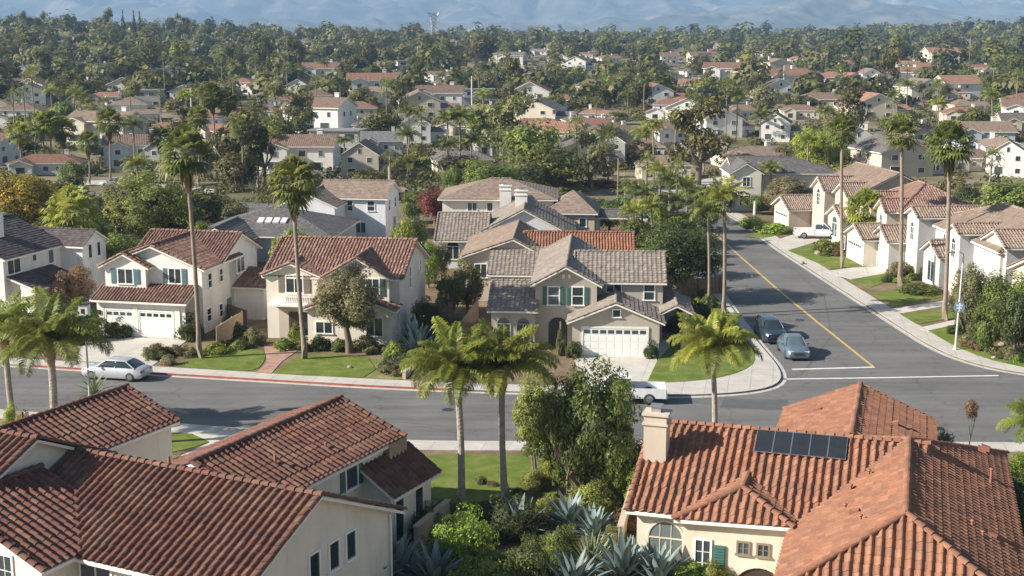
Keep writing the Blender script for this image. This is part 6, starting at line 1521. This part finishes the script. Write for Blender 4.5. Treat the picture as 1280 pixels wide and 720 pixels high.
def sedan(loc, rz, mat, label, L=4.6, W=.9, H_=1.45, suv=False, name='parked_car'):
    r = empty(name, loc, rz, label, 'car', 'cars parked on the streets'); b = MB(); h = L/2; bl = .92 if not suv else 1.02
    loft(b, [(-h, W*.80, W*.72, .30, bl-.22, .10), (-h+.12, W*.93, W*.82, .22, bl-.14, .10), (-h+.6, W, W*.88, .19, bl-.03, .10), (-h+1.3, W, W*.90, .19, bl+.03, .10), (0, W, W*.92, .19, bl+.02, .09), (h-1.5, W, W*.91, .19, bl+.04, .09), (h-.7, W, W*.90, .20, bl+.04, .1), (h-.14, W*.95, W*.84, .25, bl-.05, .1), (h, W*.84, W*.76, .34, bl-.16, .1)])
    b.build('body', mat, r)
    f0, f1, r1, r0 = (-h+1.15, -h+1.95, h-1.35, h-.55) if not suv else (-h+1.25, -h+1.9, h-.75, h-.3)
    c = MB(); loft(c, [(f0, W*.84, W*.80, bl-.05, bl+.02, .02), (f1-.1, W*.86, W*.64, bl-.05, H_-.07, .10), ((f1+r1)/2, W*.87, W*.65, bl-.05, H_-.03, .10), (r1, W*.86, W*.64, bl-.05, H_-.07, .10), (r0, W*.84, W*.78, bl-.05, bl+.04, .02)]); c.build('window', M['glass'], r)
    c = MB(); loft(c, [(f1-.12, W*.64, W*.60, H_-.12, H_-.055, .02), (f1+.2, W*.665, W*.62, H_-.12, H_-.012, .03), ((f1+r1)/2, W*.67, W*.62, H_-.12, H_+.005, .03), (r1-.15, W*.665, W*.61, H_-.12, H_-.02, .03), (r1+.08, W*.63, W*.58, H_-.13, H_-.07, .02)])
    for s in (-1, 1):
        for xa, za, xb, zb in ((f0+.03, bl, f1-.08, H_-.09), ((f1+r1)/2-.02, bl, (f1+r1)/2, H_-.09), (r0-.03, bl, r1+.05, H_-.09)):
            c.tube([(xa, s*W*.875, za), (xb, s*W*.665, zb)], .045, 5)
    c.build('roof', mat, r)
    for s in (-1, 1):
        o = MB(); o.obox((-h+.10, s*W*.66, bl-.24), (.07, s*.05, 0), (0, .17, 0), (0, 0, .07)); o.build('headlight', M['lamp_clear'], r)
        o = MB(); o.obox((h-.05, s*W*.66, bl-.20), (.05, -s*.03, 0), (0, .17, 0), (0, 0, .08)); o.build('tail_light', M['lamp_red'], r)
        o = MB(); o.obox((f0+.35, s*(W+.07), bl+.08), (.05, 0, 0), (0, .10, 0), (0, 0, .065)); o.build('mirror', mat, r)
    o = MB(); o.obox((-h+.01, 0, bl-.38), (.05, 0, 0), (0, .38, 0), (0, 0, .09)); o.build('grille', M['plastic'], r)
    o = MB(); o.box(-h+.0, -h+.18, -W*.9, W*.9, .2, .30); o.build('bumper', M['plastic'], r)
    wheels(r, (-h+.85, h-.9), W-.09); return r
def pickup(loc, rz, mat, label, L=5.4, W=.96, open_bed=True):
    r = empty('pickup_truck', loc, rz, label, 'pickup truck', 'cars parked on the streets'); h = L/2; b = MB(); bl = 1.12
    loft(b, [(-h, W*.86, W*.80, .42, bl-.2, .08), (-h+.12, W*.96, W*.86, .36, bl-.08, .1), (-h+.7, W, W*.9, .34, bl-.02, .1), (-h+1.45, W, W*.92, .34, bl+.03, .08), (.35, W, W*.93, .34, bl+.02, .07)]); b.build('body', mat, r)
    c = MB(); loft(c, [(-h+1.2, W*.86, W*.82, bl-.05, bl+.02, .02), (-h+1.85, W*.88, W*.70, bl-.05, 1.74, .1), (-.1, W*.88, W*.71, bl-.05, 1.76, .1), (.32, W*.88, W*.72, bl-.05, 1.70, .1)]); c.build('window', M['glass'], r)
    c = MB(); loft(c, [(-h+1.8, W*.69, W*.66, 1.68, 1.75, .02), (-.7, W*.73, W*.68, 1.68, 1.81, .03), (.36, W*.72, W*.67, 1.66, 1.76, .03)])
    for s in (-1, 1):
        for xa, xb in ((-h+1.22, -h+1.85), (-.55, -.52), (.33, .3)): c.tube([(xa, s*W*.885, bl), (xb, s*W*.72, 1.7)], .05, 5)
    c.build('roof', mat, r)
    d = MB()
    d.box(.38, h, -W, -W+.09, .45, bl-.02); d.box(.38, h, W-.09, W, .45, bl-.02); d.box(.38, .46, -W+.09, W-.09, .45, bl-.02); d.box(.46, h, -W+.09, W-.09, .6, .66); d.build('bed', mat, r)
    d = MB(); d.box(h-.07, h+.002, -W+.092, W-.092, .5, bl-.04); d.box(h+.003, h+.01, -.4, .4, .78, .9); d.build('tailgate', mat, r)
    d = MB(); d.box(h, h+.12, -W*.9, W*.9, .40, .52); d.build('bumper', M['metal'], r)
    for s in (-1, 1):
        o = MB(); o.obox((-h+.06, s*W*.68, bl-.28), (.07, 0, 0), (0, .17, 0), (0, 0, .09)); o.build('headlight', M['lamp_clear'], r)
        o = MB(); o.box(h+.003, h+.02, s*(W-.05)-.045, s*(W-.05)+.045, .72, 1.02); o.build('tail_light', M['lamp_red'], r)
        o = MB(); o.obox((-h+1.5, s*(W+.1), bl+.12), (.05, 0, 0), (0, .1, 0), (0, 0, .1)); o.build('mirror', M['plastic'], r)
    wheels(r, (-h+.95, h-1.1), W-.1, .39, .25); return r
silver = paint('paint_silver', (.50,.52,.55)); whitep = paint('paint_white', (.74,.75,.76), .25, 0); bluegrey = paint('paint_bluegrey', (.13,.19,.25)); darkblue = paint('paint_darkblue', (.035,.05,.075)); darkp = paint('paint_dark', (.05,.05,.055)); redp = paint('paint_red', (.3,.03,.03))
def gz(x, y): return 0.0
sedan((-27.9, 91.0, 0), R(-13), silver, 'silver sedan parked at the kerb before the two-garage driveway', 4.7); bpy.context.view_layer.update()
p = P(836, 495); pickup((7.5, 85.0, 0), R(-4), whitep, 'white pickup truck parked before the taupe house driveway, half behind the leafy tree', 5.3)
sedan((20.6, 103.4, 0), R(92), darkblue, 'dark blue car parked behind the light blue-grey one on the side street', 4.7, .93, 1.62, True)
sedan((21.3, 97.9, 0), R(90), bluegrey, 'light blue-grey hatchback parked nearest the stop line on the side street', 4.4, .9, 1.5)
pickup((36.0, 155.0, .14), R(180-8), whitep, 'white pickup standing in the driveway of the beige house', 5.4)
sedan((24.0, 163.0, 0), R(95), whitep, 'white car parked far up the side street by the bend', 4.5)
sedan((20.2, 158.8, 0), R(88), darkp, 'dark car half hidden by palms far up the side street', 4.5)
for u, v, m, l, rot in ((268,262,whitep,'white car on the far street, left of the shingle roof',5),(215,268,darkp,'dark car on the far street behind the massive green tree',4),(160,233,whitep,'white car before the pale blue house',0),(145,236,silver,'silver car before the pale blue house',0),(775,262,darkp,'dark car beside the wooden pole',0),(1130,292,redp,'x',0)):
    if l == 'x': continue
    q = hit(u, v); sedan((q.x, q.y, q.z+.15), R(rot), m, l)
for u, v in ((245,516),(266,516),(1010,512),(560,512),(1000,400)):
    q = P(u, v); mb = MB(); mb.lathe([(.001, .012), (.30, .012), (.33, .010), (.40, .008)], 20, c=(q.x, q.y), smooth=False); o = mb.build('manhole_cover', M['plastic']); o['kind'] = 'structure'
for px in ([(330,520),(420,527),(505,528),(560,533)],[(880,505),(960,512),(1060,508),(1180,515)],[(60,498),(160,506),(220,508)],[(1000,470),(1040,420),(1030,370),(985,330)]):
    structure('tar_seam', line_px(px, .07, .005), M['tar'])
mb = MB(); mb.slab(ppoly([(905,498),(985,500),(982,512),(900,510)], 0), None, .004); structure('asphalt_patch', mb, M['tar2'])
mb = MB(); mb.slab(ppoly([(395,510),(450,513),(446,522),(388,518)], 0), None, .004); structure('asphalt_patch', mb, M['tar2'])
# ------------------------------------------------------------------ poles, signs, lamps
def pole(u, v, vtop, r, label, name='utility_pole', cat='pole', mat='pole', Y=None, extra=None, lean=0):
    p = at(u, v) if Y is None else Vector((ray(u, v).x*Y/ray(u, v).y, Y, .11)); a = ray(u, vtop); h = HC+a.z*p.y/a.y-p.z
    o = empty(name, p, 0, label, cat); mb = MB(); mb.tube([(0, 0, -.05), (0, 0, h*.5), (0, 0, h)], [r*1.2, r, r*.8], 10); mb.build('post', M[mat], o)
    b = MB(); b.lathe([(r*2.2, 0), (r*2.2, .08), (r*1.4, .2), (r*1.15, .45)], 12); b.build('base', M[mat], o)
    if lean: o.rotation_euler = (0, lean, 0)
    return o, h
sign_blue = paint('sign_blue', (.16,.36,.55), .5, 0); sign_w = M['white']
o, h = pole(1194, 437, 318, .075, 'pale street pole with a small round blue sign half way up', 'street_sign', 'street sign', lean=R(1.3))
mb = MB(); N = 24; mb.poly([(math.cos(6.2832*k/N)*.42, -.13, 3.35+math.sin(6.2832*k/N)*.42) for k in range(N)][::-1]); mb.poly([(math.cos(6.2832*k/N)*.42, -.10, 3.35+math.sin(6.2832*k/N)*.42) for k in range(N)])
mb.grid([[(math.cos(6.2832*k/N)*.42, y, 3.35+math.sin(6.2832*k/N)*.42) for k in range(N)] for y in (-.13, -.10)], close=True, smooth=False); s_ = mb.build('sign_disc', sign_blue, o)
mb = MB(); mb.box(-.24, .24, -.142, -.132, 3.42, 3.54); mb.box(-.2, .2, -.142, -.132, 3.22, 3.33); mb.box(-.06, .06, -.1435, -.1425, 3.0, 3.68); mb.build('symbol', M['white'], s_)
mb = MB(); mb.tube([(0, 0, h), (-.3, -.1, h+.2), (-.9, -.3, h+.22)], .04, 6); mb.build('arm', M['pole'], o); mb = MB(); mb.obox((-1.1, -.36, h+.2), (.3, .1, 0), (-.04, .1, 0), (0, 0, .06)); mb.build('lamp_head', M['metal'], o)
o, h = pole(116, 560, 395, .06, 'slim grey pole with a small white lantern near the silver sedan', 'street_lamp', 'street lamp', Y=80)
mb = MB(); mb.box(-.28, .28, -.28, .28, h, h+.75); mb.build('lantern', M['white'], o); mb = MB(); mb.box(-.34, .34, -.34, .34, h+.752, h+.84); mb.box(-.12, .12, -.285, -.281, h+.2, h+.5); mb.build('cap', M['door_dark'], o)
o, h = pole(772, 275, 198, .14, 'tall wooden pole behind the terracotta roof', mat='wood', Y=172); 
o, h = pole(487, 292, 208, .07, 'slender pale pole beside the tall white house', 'street_lamp', 'street lamp', Y=158)
o, h = pole(943, 275, 252, .2, 'short white bollard lamp on the hedge at the bend', 'street_lamp', 'street lamp', Y=168)
for u, v, vt, l in ((240,150,110,'pale pole on the left slope near the flat-roofed house'),(181,92,72,'pale pole under the small domed tree'),(979,120,82,'grey pole right of the big white house'),(1078,138,118,'thin pole below the right slope'),(590,140,95,'pale pole above the blue-grey flat house'),(850,165,140,'pale pole left of the wide arched house'),(448,178,145,'pale pole before the wide white house')):
    q = hit(u, v); a = ray(u, vt); h = HC+a.z*q.y/a.y-q.z; o = empty('utility_pole', q, 0, l, 'pole', 'poles of the town'); mb = MB(); mb.tube([(0, 0, -.2), (0, 0, h)], [.28, .2], 8); mb.build('post', M['pole'], o); mb = MB(); mb.box(-.9, .9, -.08, .08, h-.9, h-.7); mb.build('crossarm', M['wood'], o)
# transmission tower on the skyline
Yt = 1000; q = Vector((ray(542, 40).x*Yt/ray(542, 40).y, Yt, 0)); q.z = terrain(q.x, Yt); a = ray(542, 16); h = HC+a.z*Yt/a.y-q.z
o = empty('transmission_tower', q, R(20), 'lattice transmission tower rising above the woods', 'tower'); 
for sx in (-1, 1):
    for sy in (-1, 1):
        mb = MB(); mb.tube([(sx*3.5, sy*3.5, 0), (sx*1.4, sy*1.4, h*.62), (sx*2.0, sy*1.6, h*.8), (sx*3.6, sy*1.2, h)], [.34, .3, .26, .24], 5); mb.build('leg', M['metal'], o)
mb = MB(); lv = [0, .16, .3, .43, .55, .66, .78, .9, 1.0]; hwf = lambda t: 3.5-2.1*t/.62 if t < .62 else 1.4+(t-.62)/.38*1.6
for a_, b_ in zip(lv[:-1], lv[1:]):
    for s in (-1, 1):
        A_, B_ = hwf(a_), hwf(b_)
        for p0, p1 in (((-A_, s*min(A_, 1.6 if a_ > .7 else 9), a_*h), (B_, s*min(B_, 1.6 if b_ > .7 else 9), b_*h)), ((A_, s*min(A_, 1.6 if a_ > .7 else 9), a_*h), (-B_, s*min(B_, 1.6 if b_ > .7 else 9), b_*h))): mb.tube([p0, p1], .17, 4)
        mb.tube([(s*A_, -A_*.8, a_*h), (s*B_, B_*.8, b_*h)], .15, 4)
mb.box(-4.6, 4.6, -.3, .3, h-.5, h); mb.build('lattice', M['metal'], o)
# ------------------------------------------------------------------ labels that single out the things placed in loops
bpy.context.view_layer.update()
named = [(o.location.copy(), o['label']) for o in bpy.data.objects if o.parent is None and o.get('category') == 'house' and 'auto' not in o.keys()]
short = {}
for loc_, l in named: short[l] = l.split(' with ')[0].split(' behind ')[0].split(' above ')[0].split(' beside ')[0]
groups = {}
for o in bpy.data.objects:
    if o.parent is None and o.get('auto'):
        u, v, dep = proj(o.location); best = min(named, key=lambda q: abs(proj(q[0])[0]-u)+2.5*abs(proj(q[0])[1]-v)); bu, bv, _ = proj(best[0])
        rel = 'just left of' if u < bu-12 else ('just right of' if u > bu+12 else ('behind' if v < bv else 'in front of'))
        w1 = o['auto'].split(); w2 = best[1].split(); k = 13-len(w1)-len(rel.split()); tail = ' '.join(w2[:max(5, k)])
        for bad in (' with', ' of', ' the', ' and', ' a', ' in', ' at', ' on', ' between', ' behind', ' beside', ' above', ' below', ' right', ' left', ' under', ' by', ' its', ' two'):
            while tail.endswith(bad): tail = tail[:-len(bad)]
        groups.setdefault((o['auto'], rel, tail), []).append((u, v, o))
ORD = ['', 'second ', 'third ', 'fourth ', 'fifth ', 'sixth ', 'seventh ', 'eighth ', 'ninth ', 'tenth ']
for (a_, rel, tail), L_ in groups.items():
    L_.sort(key=lambda t: t[0])
    for k, (u, v, o) in enumerate(L_):
        pre = '' if len(L_) == 1 else ('leftmost ' if k == 0 else ('rightmost ' if k == len(L_)-1 else ORD[min(k, 9)]))
        o['label'] = ' '.join((f'{pre}{a_} {rel} the {tail}').split()[:16])
for o in bpy.data.objects:
    if 'auto' in o.keys(): del o['auto']
# prototypes' own shapes that were never placed do not stay in the file
# ------------------------------------------------------------------ light
w = bpy.data.worlds.new('World'); scn.world = w; w.use_nodes = True; nt = w.node_tree
sky = nt.nodes.new('ShaderNodeTexSky'); sky.sky_type = 'NISHITA'; sky.sun_disc = False
SUN_EL, SUN_AZ = 30.0, 194.0      # azimuth: direction the light comes from, counter-clockwise from +X
sky.sun_elevation = R(SUN_EL); sky.sun_rotation = R(90-SUN_AZ); sky.air_density = 1.3; sky.dust_density = .8; sky.ozone_density = 1.2
bg = nt.nodes['Background']; bg.inputs[1].default_value = .058; nt.links.new(sky.outputs[0], bg.inputs[0])
sl = bpy.data.lights.new('sun', 'SUN'); sl.energy = 5.0; sl.angle = R(.5); sl.color = (1.0, .93, .82)
so = bpy.data.objects.new('sun', sl); COL.objects.link(so)
d = Vector((math.cos(R(SUN_AZ))*math.cos(R(SUN_EL)), math.sin(R(SUN_AZ))*math.cos(R(SUN_EL)), math.sin(R(SUN_EL))))
so.rotation_euler = d.to_track_quat('Z', 'Y').to_euler(); so.location = (-60, -20, 80)
scn.view_settings.view_transform = 'Standard'; scn.view_settings.look = 'None'; scn.view_settings.gamma = 1; scn.view_settings.use_curve_mapping = False
scn.view_settings.exposure = EXPO
scn.cycles.use_denoising = True
try: scn.cycles.denoiser = 'OPENIMAGEDENOISE'
except Exception: pass
scn.cycles.max_bounces = 6; scn.cycles.diffuse_bounces = 3; scn.cycles.glossy_bounces = 2; scn.cycles.transmission_bounces = 3; scn.cycles.volume_bounces = 0
scn.cycles.sample_clamp_indirect = 4
